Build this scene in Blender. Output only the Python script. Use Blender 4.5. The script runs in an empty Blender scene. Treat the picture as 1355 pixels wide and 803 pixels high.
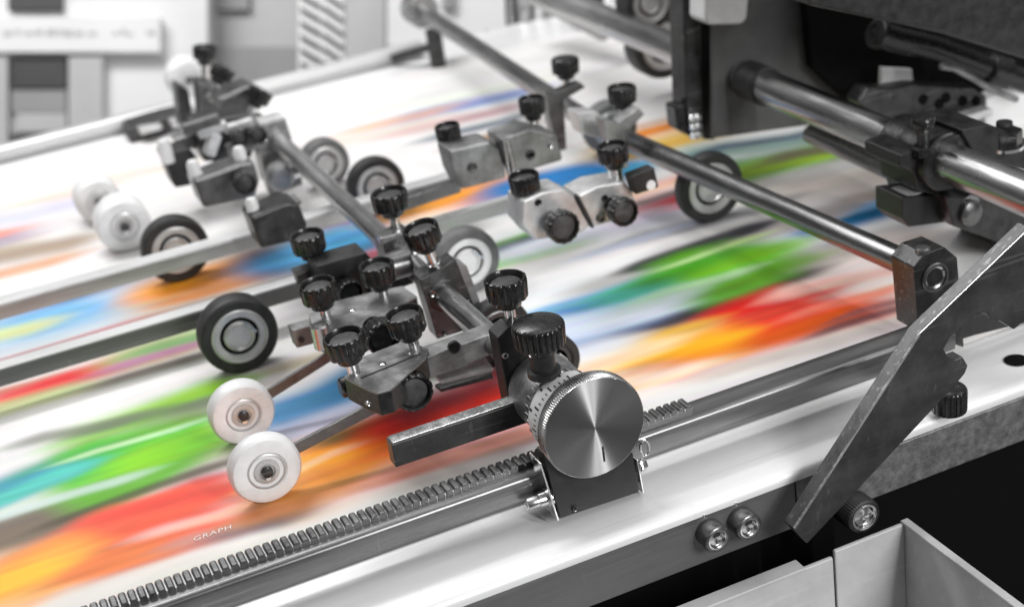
import bpy, bmesh, math, random
import numpy as np
from mathutils import Vector, Matrix, Quaternion
random.seed(7)
SC = bpy.context.scene
COL = SC.collection
PI = math.pi

# ------------------------------------------------------------------ camera geometry
# world: X = paper travel, Y = across the feed table (away from viewer), Z = up, paper at z = 0, metres
CX, CY = 677.5, 401.5
_A = (6550 - CX, -1428 - CY); _B = (-290 - CX, -426 - CY)
F = math.sqrt(-(_A[0]*_B[0] + _A[1]*_B[1]))
_a = Vector((_A[0], _A[1], F)).normalized(); _b = Vector((_B[0], _B[1], F)).normalized(); _c = _a.cross(_b)
if _c.y > 0: _c = -_c
EYE = Vector((0, 0, .55))
def to_world(v): return Vector((_a.dot(v), _b.dot(v), _c.dot(v)))
RIGHT = to_world(Vector((1, 0, 0))); UP = to_world(Vector((0, -1, 0))); FWD = to_world(Vector((0, 0, 1)))
def at(u, v, x=None, y=None, z=None, d=None):
    """point of the place seen in direction (u, v) on the plane x=, y=, z= or at depth d="""
    r = to_world(Vector((u - CX, v - CY, F)))
    if d is not None: return EYE + r*(d/F)
    t = ((z - EYE.z)/r.z) if z is not None else ((y - EYE.y)/r.y if y is not None else (x - EYE.x)/r.x)
    return EYE + r*t
def mmpx(p): return (p - EYE).dot(FWD)/F
X, Y, Z = Vector((1, 0, 0)), Vector((0, 1, 0)), Vector((0, 0, 1))

# ------------------------------------------------------------------ materials
def nt(m):
    m.use_nodes = True; n = m.node_tree.nodes; l = m.node_tree.links
    return n, l, n['Principled BSDF']
def mat(name, col, rough=.4, metal=0., wear=0., wscale=60, bump=0., streak=None, coat=0., spec=.5, aniso=0., rvar=.12, scr=0., scol=.6, sdir=(6, 160, 160), speck=0.):
    m = bpy.data.materials.new(name); n, l, b = nt(m)
    if isinstance(col, (int, float)): col = (col, col, col)
    b.inputs['Metallic'].default_value = metal; b.inputs['Roughness'].default_value = rough
    b.inputs['Coat Weight'].default_value = coat; b.inputs['Specular IOR Level'].default_value = spec
    tc = n.new('ShaderNodeTexCoord'); mp = n.new('ShaderNodeMapping'); l.new(tc.outputs['Object'], mp.inputs[0])
    if streak: mp.inputs['Scale'].default_value = streak
    nz = n.new('ShaderNodeTexNoise'); nz.inputs['Scale'].default_value = wscale; nz.inputs['Detail'].default_value = 8
    nz.inputs['Roughness'].default_value = .65
    l.new(mp.outputs[0], nz.inputs['Vector'])
    mr = n.new('ShaderNodeMapRange'); mr.inputs[1].default_value = .3; mr.inputs[2].default_value = .7
    mr.inputs[3].default_value = max(.02, rough - rvar); mr.inputs[4].default_value = min(1, rough + rvar)
    l.new(nz.outputs[0], mr.inputs[0]); l.new(mr.outputs[0], b.inputs['Roughness'])
    mx = n.new('ShaderNodeMix'); mx.data_type = 'RGBA'
    lo = tuple(c*(1 - wear) for c in col); hi = tuple(min(1, c*(1 + wear)) for c in col)
    mx.inputs[6].default_value = (*lo, 1); mx.inputs[7].default_value = (*hi, 1)
    cr = n.new('ShaderNodeMapRange'); cr.inputs[1].default_value = .35; cr.inputs[2].default_value = .65
    l.new(nz.outputs[0], cr.inputs[0]); l.new(cr.outputs[0], mx.inputs[0]); l.new(mx.outputs[2], b.inputs['Base Color'])
    last = mx.outputs[2]
    for (amt, scl, dr, th) in ((scr*.6, 1., sdir, .62), (scr*.4, 1., (sdir[2]*.5, sdir[1]*.35, sdir[0]*5), .68), (speck*.45, 1., (210, 260, 170), .73)):
        if not amt: continue
        m2 = n.new('ShaderNodeMapping'); m2.inputs['Scale'].default_value = dr; m2.inputs['Rotation'].default_value = (.15, .35, .25) if dr != (3, 240, 240) else (0, .01, .01)
        l.new(tc.outputs['Object'], m2.inputs[0]); n3 = n.new('ShaderNodeTexNoise'); n3.inputs['Scale'].default_value = scl*2; n3.inputs['Detail'].default_value = 2
        l.new(m2.outputs[0], n3.inputs['Vector']); r3 = n.new('ShaderNodeMapRange'); r3.inputs[1].default_value = th; r3.inputs[2].default_value = th + .07
        r3.inputs[4].default_value = amt; l.new(n3.outputs[0], r3.inputs[0])
        x3 = n.new('ShaderNodeMix'); x3.data_type = 'RGBA'; l.new(r3.outputs[0], x3.inputs[0]); l.new(last, x3.inputs[6])
        x3.inputs[7].default_value = (scol, scol, scol, 1); last = x3.outputs[2]
    if last is not mx.outputs[2]: l.new(last, b.inputs['Base Color'])
    if bump:
        n2 = n.new('ShaderNodeTexNoise'); n2.inputs['Scale'].default_value = wscale*4; n2.inputs['Detail'].default_value = 5
        l.new(mp.outputs[0], n2.inputs['Vector'])
        bp = n.new('ShaderNodeBump'); bp.inputs['Strength'].default_value = bump; bp.inputs['Distance'].default_value = .0005
        l.new(n2.outputs[0], bp.inputs['Height']); l.new(bp.outputs[0], b.inputs['Normal'])
    if aniso:
        b.inputs['Anisotropic'].default_value = aniso
    return m
M = {}
M['plastic'] = mat('black_plastic', .016, .22, wear=.5, wscale=90, bump=.2, rvar=.14, speck=.35, scol=.16)
M['plastic_mid'] = mat('knob_insert', .045, .5, wear=.5, wscale=120, bump=.4, scr=.35, scol=.2)
M['dark'] = mat('blackened_steel', .065, .36, .8, wear=.35, wscale=70, bump=.3, scr=.4, speck=.5, scol=.4)
M['darker'] = mat('black_paint', .018, .45, 0., wear=.4, wscale=90, bump=.2)
M['gun'] = mat('gunmetal', .17, .34, .85, wear=.25, wscale=60, bump=.25, scr=.4, speck=.3, scol=.5)
M['cast'] = mat('worn_cast_steel', .26, .42, .7, wear=.4, wscale=45, bump=.5, scr=.45, speck=.6, scol=.7)
M['castlight'] = mat('bright_cast_metal', .62, .42, .6, wear=.2, wscale=45, bump=.4)
M['steel'] = mat('steel', .55, .26, 1., wear=.15, wscale=60, bump=.1)
M['rodsteel'] = mat('ground_steel_bar', .30, .27, .95, wear=.3, wscale=40, bump=.15, streak=(1, .12, 1), scr=.3, speck=.3, scol=.55)
M['railsteel'] = mat('drawn_steel_bar', .19, .32, .75, wear=.45, wscale=60, bump=.12, streak=(.06, 1, 1), scr=.45, scol=.45, sdir=(3, 240, 240), speck=.25)
M['guidedark'] = mat('guide_dark', .12, .4, .6, wear=.3, wscale=40, bump=.12, streak=(.05, 1, 1), scr=.35, scol=.4, sdir=(3, 150, 150))
M['guide'] = mat('guide_steel', .40, .36, .85, wear=.22, wscale=60, bump=.12, streak=(.08, 1, 1))
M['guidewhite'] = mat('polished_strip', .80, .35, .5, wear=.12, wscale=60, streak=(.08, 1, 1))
M['chrome'] = mat('chrome', .82, .14, 1., wear=.1, wscale=90)
M['bed'] = mat('bed_plate', .78, .40, .18, wear=.10, wscale=14, bump=.06, streak=(.12, 1, 1), rvar=.1, speck=.3, scr=.25, scol=.45, sdir=(3, 90, 90))
M['bededge'] = mat('bed_edge', .15, .46, .5, wear=.18, wscale=50, bump=.15, streak=(.2, 1, 1), scr=.3, scol=.3, speck=.3, sdir=(4, 200, 200))
M['castrough'] = mat('rough_cast_block', .20, .5, .6, wear=.3, wscale=150, bump=.6, speck=.6, scr=.2, scol=.5)
M['bracket'] = mat('scuffed_bracket', .085, .40, .75, wear=.4, wscale=30, bump=.5, scr=.5, speck=.55, scol=.34)
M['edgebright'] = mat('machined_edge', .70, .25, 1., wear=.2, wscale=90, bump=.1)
M['white'] = mat('white_plastic', .78, .35, 0, wear=.07, wscale=55, bump=.15, scr=.25, speck=.3, scol=.45)
M['rubber'] = mat('rubber', .018, .5, 0, wear=.5, wscale=60, bump=.4, speck=.5, scr=.2, scol=.12)
M['greyrubber'] = mat('grey_rubber', .13, .6, 0, wear=.3, wscale=80, bump=.3)
M['hub'] = mat('hub_grey', .55, .38, .55, wear=.12, wscale=60, bump=.1)
M['bin'] = mat('bin_grey', .50, .42, 0., wear=.14, wscale=14, bump=.2, scr=.22, speck=.5, scol=.8, sdir=(5, 60, 60))
M['void'] = mat('deep_black', .004, .8, 0, spec=.1)
M['cabinet'] = mat('cabinet_white', .80, .5, 0, wear=.03, wscale=5)
M['cabgrey'] = mat('cabinet_grey', .48, .5, 0, wear=.05, wscale=5)
M['cabmid'] = mat('cabinet_midgrey', .30, .5, 0, wear=.05, wscale=5)
M['cabdark'] = mat('dark_opening', .05, .5, 0, wear=.2, wscale=8)
M['panelgrey'] = mat('machine_panel', .10, .5, 0, wear=.35, wscale=9)
M['palebar'] = mat('pale_bar', .58, .35, .35, wear=.15, wscale=30, streak=(.1, 1, 1))
M['bigrod'] = mat('bright_shaft', .48, .26, 1., wear=.25, wscale=40, bump=.12, streak=(1, .12, 1), scr=.2, speck=.3, scol=.3)
M['darkrod'] = mat('dark_shaft', .22, .27, .95, wear=.3, wscale=40, bump=.15, streak=(1, .12, 1), scr=.3, speck=.3, scol=.5)
M['rod_bright'] = mat('polished_bar', .46, .25, .95, wear=.25, wscale=40, bump=.12, streak=(1, .12, 1), scr=.3, speck=.3, scol=.3)
M['wall'] = mat('room_wall', .72, .7, 0, wear=.05, wscale=2)
M['floor'] = mat('room_floor', .35, .6, 0, wear=.1, wscale=3)
M['ink'] = mat('printed_ink', .03, .5, 0)
M['inklight'] = mat('pale_ink', (.80, .71, .67), .5, 0)

def disc_material():
    m = bpy.data.materials.new('turned_disc'); n, l, b = nt(m)
    b.inputs['Base Color'].default_value = (.32, .32, .32, 1); b.inputs['Metallic'].default_value = 1
    b.inputs['Anisotropic'].default_value = 1.0; b.inputs['Anisotropic Rotation'].default_value = .25
    tc = n.new('ShaderNodeTexCoord')
    # radial distance for turned rings
    ln = n.new('ShaderNodeVectorMath'); ln.operation = 'LENGTH'; l.new(tc.outputs['Object'], ln.inputs[0])
    nz = n.new('ShaderNodeTexNoise'); nz.noise_dimensions = '1D'; nz.inputs['Scale'].default_value = 1800; nz.inputs['Detail'].default_value = 3
    l.new(ln.outputs['Value'], nz.inputs['W'])
    mr = n.new('ShaderNodeMapRange'); mr.inputs[3].default_value = .38; mr.inputs[4].default_value = .46
    l.new(nz.outputs[0], mr.inputs[0]); l.new(mr.outputs[0], b.inputs['Roughness'])
    bp = n.new('ShaderNodeBump'); bp.inputs['Strength'].default_value = .10; bp.inputs['Distance'].default_value = .0002
    l.new(nz.outputs[0], bp.inputs['Height']); l.new(bp.outputs[0], b.inputs['Normal'])
    tg = n.new('ShaderNodeTangent'); tg.direction_type = 'RADIAL'; tg.axis = 'Y'
    l.new(tg.outputs[0], b.inputs['Tangent'])
    return m
M['disc'] = disc_material()

# ------------------------------------------------------------------ mesh helpers
def frame(d, up=None):
    d = d.normalized(); up = up or (Z if abs(d.z) < .9 else X)
    s = up.cross(d).normalized(); t = d.cross(s)
    return s, t, d
class G:
    def __init__(s): s.v = []; s.f = []
    def box(s, c, sx, sy, sz, ax=(X, Y, Z)):
        i = len(s.v)
        for a in (-1, 1):
            for b in (-1, 1):
                for e in (-1, 1):
                    s.v.append(c + ax[0]*(a*sx/2) + ax[1]*(b*sy/2) + ax[2]*(e*sz/2))
        for q in ((0, 1, 3, 2), (4, 6, 7, 5), (0, 4, 5, 1), (2, 3, 7, 6), (0, 2, 6, 4), (1, 5, 7, 3)):
            s.f.append(tuple(i + k for k in q))
        return s
    def bar(s, p0, p1, w, h, up=Z):
        """box between two points: w across, h along up"""
        a, t, d = frame(p1 - p0, up)
        return s.box((p0 + p1)/2, w, h, (p1 - p0).length, (a, t, d))
    def prism(s, pts, off):
        i = len(s.v); n = len(pts)
        s.v += list(pts) + [p + off for p in pts]
        nrm = Vector((0, 0, 0))
        for k in range(n): nrm += pts[k].cross(pts[(k + 1) % n])
        fl = nrm.dot(off) > 0
        a = tuple(range(i, i + n)); b = tuple(range(i + n, i + 2*n))
        s.f.append(a[::-1] if fl else a); s.f.append(b if fl else b[::-1])
        for k in range(n):
            q = (i + k, i + (k + 1) % n, i + n + (k + 1) % n, i + n + k)
            s.f.append(q if fl else q[::-1])
        return s
    def lathe(s, base, d, prof, seg=48, rf=None):
        """prof = [(r, h)...] along d from base; rf(angle, k) scales the radius"""
        a, t, d = frame(d); rings = []
        for k, (r, h) in enumerate(prof):
            i = len(s.v)
            if r <= 1e-9: s.v.append(base + d*h); rings.append((i, 1)); continue
            for j in range(seg):
                th = 2*PI*j/seg; rr = r*(rf(th, k) if rf else 1)
                s.v.append(base + d*h + a*(rr*math.cos(th)) + t*(rr*math.sin(th)))
            rings.append((i, seg))
        for (i0, n0), (i1, n1) in zip(rings, rings[1:]):
            for j in range(seg):
                j2 = (j + 1) % seg
                if n0 == 1 and n1 == 1: break
                if n0 == 1: s.f.append((i0, i1 + j2, i1 + j))
                elif n1 == 1: s.f.append((i0 + j, i0 + j2, i1))
                else: s.f.append((i0 + j, i0 + j2, i1 + j2, i1 + j))
        for (i0, n0), rev in ((rings[0], True), (rings[-1], False)):
            if n0 > 1:
                q = tuple(range(i0, i0 + n0)); s.f.append(q[::-1] if rev else q)
        return s
    def cyl(s, p0, p1, r, r1=None, seg=32, ch=0.):
        L = (p1 - p0).length; r1 = r if r1 is None else r1
        pr = [(r - ch, 0), (r, ch), (r1, L - ch), (r1 - ch, L)] if ch else [(r, 0), (r1, L)]
        return s.lathe(p0, p1 - p0, pr, seg)
    def tube(s, pts, r, seg=16):
        n = len(pts); i = len(s.v)
        for k, p in enumerate(pts):
            d = (pts[min(k + 1, n - 1)] - pts[max(k - 1, 0)])
            a, t, d = frame(d)
            rr = r[k] if isinstance(r, (list, tuple)) else r
            for j in range(seg):
                th = 2*PI*j/seg; s.v.append(p + a*(rr*math.cos(th)) + t*(rr*math.sin(th)))
        for k in range(n - 1):
            for j in range(seg):
                j2 = (j + 1) % seg; o = i + k*seg
                s.f.append((o + j, o + j2, o + seg + j2, o + seg + j))
        s.f.append(tuple(range(i + seg - 1, i - 1, -1))); o = i + (n - 1)*seg; s.f.append(tuple(range(o, o + seg)))
        return s
    def build(s, name, m, parent=None, bevel=0., sharp=38, label=None):
        org = Vector((0, 0, 0)); p = parent
        while p is not None: org = org + p.location; p = p.parent
        loc = Vector((0, 0, 0))
        if parent is None:
            loc = sum(s.v, Vector((0, 0, 0)))/len(s.v); loc.z = min(v.z for v in s.v); org = loc
        me = bpy.data.meshes.new(name); me.from_pydata([tuple(v - org) for v in s.v], [], s.f); me.validate(); me.update()
        bm = bmesh.new(); bm.from_mesh(me); bmesh.ops.recalc_face_normals(bm, faces=bm.faces); bm.to_mesh(me); bm.free()
        o = bpy.data.objects.new(name, me); COL.objects.link(o); o.location = loc
        if m: me.materials.append(M[m] if isinstance(m, str) else m)
        me.polygons.foreach_set('use_smooth', [True]*len(me.polygons))
        if bevel:
            md = o.modifiers.new('edge', 'BEVEL'); md.width = bevel; md.segments = 2; md.limit_method = 'ANGLE'
            md.angle_limit = math.radians(32); md.harden_normals = True
        else: me.set_sharp_from_angle(angle=math.radians(sharp))
        if parent: o.parent = parent
        if label: o['label'] = label
        return o
def tag(o, label, cat, group=None, kind=None):
    if label: o['label'] = label
    if cat: o['category'] = cat
    if group: o['group'] = group
    if kind: o['kind'] = kind
    return o
def thing(name, loc, label, cat, group=None):
    o = bpy.data.objects.new(name, None); COL.objects.link(o); o.location = loc; o.empty_display_size = .01
    return tag(o, label, cat, group)
def px(uv, **k): return [at(u, v, **k) for u, v in uv]
def face(uv, y, depth): return G().prism(px(uv, y=y), Y*depth)      # outline standing in the XZ plane, with real depth
def slab(uv, z, h): return G().prism(px(uv, z=z), Z*-h)             # outline lying in the XY plane

# ------------------------------------------------------------------ knobs, wheels
def flute(n, depth=.075):
    def f(th, k):
        s = math.cos(th*n); return 1 - depth*max(0, min(1, (s - .25)/.45))
    return f
def add_knob(parent, c, axis=Z, r=.0143, stem=.02, stemr=.0042, n=14, cup=True, hgt=.0150, stemmat='chrome', collar=True):
    """fluted black clamping knob; c = centre of the head; the stem runs back along -axis"""
    axis = axis.normalized(); h = hgt; b = c - axis*(h/2)
    f = flute(n); ph = random.uniform(0, 1)
    def rf(th, k): return f(th + ph, k) if 2 <= k <= 5 else 1
    if cup:
        pr = [(.0001, 0), (r*.80, 0), (r*.93, h*.04), (r*.965, h*.12), (r, h*.85), (r*.975, h*.96), (r*.92, h), (r*.84, h), (r*.80, h*.93), (r*.79, h*.74), (.0001, h*.74)]
    else:
        pr = [(.0001, 0), (r*.86, 0), (r*.95, h*.04), (r*.97, h*.12), (r, h*.80), (r*.98, h*.90), (r*.93, h*.97), (r*.80, h*1.04), (r*.4, h*1.08), (.0001, h*1.09)]
    g = G().lathe(b, axis, pr, n*8, rf)
    if collar: g.lathe(b - axis*.0058, axis, [(.0001, 0), (r*.50, 0), (r*.60, .0012), (r*.64, .0058), (.0001, .0058)], 40)
    k = g.build('knob', 'plastic', parent, sharp=50)
    if cup:
        G().lathe(b + axis*(h*.742), axis, [(.0001, 0), (r*.70, 0), (r*.70, .0006), (r*.64, .0010), (.0001, .0010)], 32).build('cap_insert', 'plastic_mid', k)
    if stem:
        g = G(); q = b - axis*.0056
        g.lathe(q - axis*stem, axis, [(.0001, 0), (stemr*1.35, 0), (stemr*1.35, stem*.25), (stemr, stem*.28), (stemr, stem), (.0001, stem)], 24)
        g.build('stem', stemmat, k)
    return k
def knob_px(parent, u, v, axis=Z, y=None, z=None, x=None, rpx=None, **kw):
    c = at(u, v, x=x, y=y, z=z)
    return add_knob(parent, c, axis, r=(rpx*mmpx(c) if rpx else .0143), **kw)

def wheel(u, v, rpx, style, label, group, name='paper_roller', thick=.018, z=None, yy=None, arm=None, tyre='rubber', hubm='hub'):
    r = .025
    if yy is None:
        for _ in range(25):
            c = at(u, v, z=r if z is None else z); r = rpx*mmpx(c)
    else: c = at(u, v, y=yy); r = rpx*mmpx(c)
    t = thing(name, Vector((c.x, c.y + thick/2, c.z - r)), label, 'roller', group)
    if style == 'white':
        pr = [(.0001, 0), (r*.52, 0), (r*.54, -.0002), (r*.57, -.0012), (r*.80, -.0016), (r*.92, -.0008), (r, .002), (r, thick - .002), (r*.93, thick), (.0001, thick)]
        G().lathe(c, Y, [(p, h) for p, h in pr], 72).build('tyre', 'white', t)
        h = G().lathe(c - Y*.0002, -Y, [(.0001, -.002), (r*.53, -.002), (r*.53, .0006), (r*.49, .0010), (r*.47, -.0004), (r*.37, -.0006), (r*.35, .0012), (r*.23, .0014), (r*.215, .0001), (.0001, .0001)], 48).build('hub', 'hub', t)
        G().lathe(c, -Y, [(.0001, 0), (r*.16, 0), (r*.16, .0028), (r*.11, .0034), (.0001, .0034)], 24).build('axle_bolt', 'dark', h)
        G().box(c + Vector((-.0002, -.0016, -r*.20)), r*.13, .0012, r*.09).build('key_pin', 'chrome', h)
    else:
        ri = r*.72
        pr = [(ri, .0025), (ri*1.02, .0004), (r*.93, 0), (r*.985, .0014), (r, .004), (r, thick - .004), (r*.98, thick - .001), (r*.93, thick), (ri, thick), (ri, .0025)]
        G().lathe(c, Y, pr, 80).build('tyre', tyre, t)
        h = G().lathe(c + Y*.0016, -Y, [(.0001, -.010), (ri, -.010), (ri, .0010), (ri*.94, .0014), (ri*.90, .0004), (ri*.72, .0002), (ri*.66, -.0014), (ri*.58, -.0014), (ri*.54, .0012), (ri*.48, .0022), (ri*.42, .0016), (ri*.40, .0006), (.0001, .0010)], 64).build('hub', hubm, t)
        G().bar(c + X*(ri*.22) - Y*.0014 + Z*(ri*.52), c + X*(ri*.60) - Y*.0014 + Z*(ri*.05), .0018, .0014, -Y).build('circlip', 'steel', h, bevel=.0003)
        G().lathe(c + Y*thick*.5, Y, [(.0001, 0), (r*.45, 0), (r*.45, thick*.52), (.0001, thick*.52)], 32).build('rear_hub', hubm, t)
    if arm:
        (a0, a1, w) = arm; ya = c.y + thick + .0035
        G().bar(at(*a0, y=ya), at(*a1, y=ya), w, .003, -Y).build('arm', 'gun', t, bevel=.0005)
    return t

# ------------------------------------------------------------------ the setting
def structure(o): o['kind'] = 'structure'; return o
g = G(); ye = .7450
# bed: top with rounded front lip
prof = [(ye + 1.16, 0), (ye + .0075, 0), (ye + .004, -.0006), (ye + .0016, -.0020), (ye + .0004, -.0042), (ye, -.0065), (ye, -.0085), (ye + .004, -.0085), (ye + .004, -.02), (ye + 1.16, -.02)]
x0, x1 = -1.2, 2.0
i = len(g.v)
for xx in (x0, x1):
    for (yy, zz) in prof: g.v.append(Vector((xx, yy, zz - .0015)))
n = len(prof)
for k in range(n): g.f.append((k, (k + 1) % n, n + (k + 1) % n, n + k))
g.f.append(tuple(range(n))); g.f.append(tuple(range(2*n - 1, n - 1, -1)))
bed = structure(g.build('table_top', 'bed', None, sharp=45))
xs = at(1128, 640, y=ye).x
G().box(Vector(((x0 + .455)/2, ye + .016, -.0100 - .0180)), .455 - x0, .030, .036).build('table_edge', 'bededge', None, bevel=.0006)['kind'] = 'structure'
o = G().box(Vector(((.4556 + x1)/2, ye + .015, -.0105 - .0180)), x1 - .4556, .031, .036).build('rough_table_edge', 'castrough', None, bevel=.0015); o['kind'] = 'structure'
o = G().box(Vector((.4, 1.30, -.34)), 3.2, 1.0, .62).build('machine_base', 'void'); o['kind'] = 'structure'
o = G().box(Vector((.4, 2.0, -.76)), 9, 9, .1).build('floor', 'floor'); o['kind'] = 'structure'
o = G().box(Vector((.7, .45, -.665)), 3.2, .8, .05).build('shadowed_floor', 'void'); o['kind'] = 'structure'  # black slab laid over the floor, its shade put into the colour
wc = EYE + FWD*5.2
o = G().box(wc, 12, .1, 8, (RIGHT, FWD, UP)).build('wall', 'wall'); o['kind'] = 'structure'
# hole and seam in the bed at right
c = at(1345, 475, z=0)
hole = G().lathe(c + Z*-.0010, Z, [(.0001, 0), (.0088, 0), (.0088, .0003), (.0001, .0003)], 32).build('table_hole', 'void'); hole['kind'] = 'structure'

# ------------------------------------------------------------------ printed sheet (vertex-painted print, streaks along the travel)
def lin(c): return tuple(((v/255)/12.92 if v/255 <= .04045 else ((v/255 + .055)/1.055)**2.4) for v in c)
def paper():
    px0, px1, py0, py1 = -.35, 1.35, .815, 1.80
    nx, ny = 560, 440
    xs = np.linspace(px0, px1, nx); ys = np.linspace(py0, py1, ny)
    GX, GY = np.meshgrid(xs, ys)
    rng = np.random.default_rng(3)
    # wobble of the streak borders
    wob = np.zeros_like(GX)
    for k in range(7):
        wob += np.sin(GX*rng.uniform(6, 34) + rng.uniform(0, 6) + GY*rng.uniform(-30, 30))*.0011
    colr = np.empty((ny, nx, 3)); colr[:] = lin((233, 231, 230))
    def S(u0, v0, u1, v1, hw, c, a=1., soft=.78, end=46):
        p = at(u0, v0, z=0); q = at(u1, v1, z=0); um, vm = (u0 + u1)/2, (v0 + v1)/2
        h = abs(at(um, vm - hw, z=0).y - at(um, vm + hw, z=0).y)/2*1.12
        pxm = mmpx(at(um, vm, z=0)); e = end*pxm
        L = q.x - p.x; t = np.clip((GX - p.x)/L, 0, 1); cy = p.y + (q.y - p.y)*t
        dy = np.abs(GY + wob - cy)/h
        dx = np.maximum(np.maximum(p.x - GX, GX - q.x), 0)/e
        dd = np.sqrt(dy**2 + dx**2*(.6 + .4*np.minimum(dy, 1)))
        s = soft
        m = np.clip((1 + s - dd)/(2*s), 0, 1); m = m*m*(3 - 2*m)*a
        colr[:] = colr*(1 - m[..., None]) + np.array(lin(c))*m[..., None]
    def Pg(poly, c, soft=9, a=.96):
        W = [at(u, v, z=0) for u, v in poly]; KX = .42
        pxm = mmpx(W[0]); inside = np.zeros(GX.shape, bool); dist = np.full(GX.shape, 1e9); yy = GY + wob*.4
        for k in range(len(W)):
            p, q = W[k], W[(k + 1) % len(W)]
            cond = ((p.y > yy) != (q.y > yy))
            with np.errstate(divide='ignore', invalid='ignore'):
                xi = (q.x - p.x)*(yy - p.y)/((q.y - p.y) if abs(q.y - p.y) > 1e-12 else 1e-12) + p.x
            inside ^= cond & (GX < xi)
            ax_, ay_ = p.x*KX, p.y; bx_, by_ = q.x*KX, q.y; L2 = (bx_ - ax_)**2 + (by_ - ay_)**2 + 1e-12
            tt = np.clip(((GX*KX - ax_)*(bx_ - ax_) + (yy - ay_)*(by_ - ay_))/L2, 0, 1)
            dist = np.minimum(dist, np.hypot(GX*KX - ax_ - tt*(bx_ - ax_), yy - ay_ - tt*(by_ - ay_)))
        sd = np.where(inside, dist, -dist)/(soft*pxm*1.9)
        m = np.clip(.5 + sd*.5, 0, 1); m = m*m*(3 - 2*m)*a
        colr[:] = colr*(1 - m[..., None]) + np.array(lin(c))*m[..., None]
    for s in STREAKS:
        if isinstance(s[0], list): Pg(*s)
        else: S(*s[:6], *s[6:])
    # fine lengthwise print grain
    gr = rng.normal(0, 1, (ny, 90)); gi = np.linspace(0, 89, nx); k0 = np.floor(gi).astype(int); k1 = np.minimum(k0 + 1, 89); fr = gi - k0
    gg = gr[:, k0]*(1 - fr) + gr[:, k1]*fr
    gg = (gg + np.roll(gg, 1, 0) + np.roll(gg, -1, 0))/3
    gg2 = np.zeros_like(gg)
    for (cx_, cy_, am) in ((14, 60, .5), (40, 150, .35)):
        q = rng.normal(0, 1, (cy_, cx_)); a1 = np.linspace(0, cx_ - 1.001, nx); b1 = np.linspace(0, cy_ - 1.001, ny)
        A0 = a1.astype(int); B0 = b1.astype(int); fa = a1 - A0; fb = (b1 - B0)[:, None]; fa = fa*fa*(3 - 2*fa); fb = fb*fb*(3 - 2*fb)
        gg2 += am*((q[B0][:, A0]*(1 - fa) + q[B0][:, A0 + 1]*fa)*(1 - fb) + (q[B0 + 1][:, A0]*(1 - fa) + q[B0 + 1][:, A0 + 1]*fa)*fb)
    sat = (colr.max(2) - colr.min(2))[..., None]
    jit = np.empty_like(colr)
    for ch in range(3):
        q = rng.normal(0, 1, (210, 22)); a1 = np.linspace(0, 20.99, nx); b1 = np.linspace(0, 208.99, ny); A0 = a1.astype(int); B0 = b1.astype(int); fa = a1 - A0; fb = (b1 - B0)[:, None]
        jit[..., ch] = (q[B0][:, A0]*(1 - fa) + q[B0][:, A0 + 1]*fa)*(1 - fb) + (q[B0 + 1][:, A0]*(1 - fa) + q[B0 + 1][:, A0 + 1]*fa)*fb
    colr = colr*(1 + jit*(.012 + .07*np.clip(sat*2, 0, 1)))
    colr = colr*(1 + gg[..., None]*.03 + gg2[..., None]*(.05 + .22*sat)); colr = np.clip(colr, 0, .92)
    me = bpy.data.meshes.new('printed_paper')
    co = np.stack([GX.ravel() - .5, GY.ravel() - 1.3, np.zeros(nx*ny)], 1).astype(np.float32)
    # slight lift of the paper so it is not a perfect plane
    co[:, 2] = (.00025 + .00025*np.sin(co[:, 0]*9)*np.sin(co[:, 1]*7 + 1)).astype(np.float32)
    me.vertices.add(nx*ny); me.vertices.foreach_set('co', co.ravel())
    J, I = np.meshgrid(np.arange(ny - 1), np.arange(nx - 1), indexing='ij'); a = (J*nx + I).ravel()
    quad = np.stack([a, a + 1, a + nx + 1, a + nx], 1).astype(np.int32); nf = len(quad)
    me.loops.add(nf*4); me.loops.foreach_set('vertex_index', quad.ravel())
    me.polygons.add(nf); me.polygons.foreach_set('loop_start', np.arange(0, nf*4, 4, dtype=np.int32))
    me.polygons.foreach_set('loop_total', np.full(nf, 4, dtype=np.int32)); me.polygons.foreach_set('use_smooth', np.ones(nf, dtype=bool)); me.update(calc_edges=True); me.validate()
    at_ = me.attributes.new('print', 'FLOAT_COLOR', 'POINT')
    at_.data.foreach_set('color', np.concatenate([np.clip(colr, 0, 1).reshape(-1, 3), np.ones((nx*ny, 1))], 1).astype(np.float32).ravel())
    m = bpy.data.materials.new('print_on_paper'); n, l, b = nt(m)
    an = n.new('ShaderNodeAttribute'); an.attribute_name = 'print'
    l.new(an.outputs['Color'], b.inputs['Base Color']); b.inputs['Roughness'].default_value = .42; b.inputs['Specular IOR Level'].default_value = .35
    me.materials.append(m)
    o = bpy.data.objects.new('printed_sheet', me); COL.objects.link(o); o.location = (.5, 1.3, 0)
    tag(o, 'large glossy paper sheet printed with blurred coloured streaks, lying on the feed table', 'paper')
    return o
W_ = (244, 242, 241)
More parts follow.
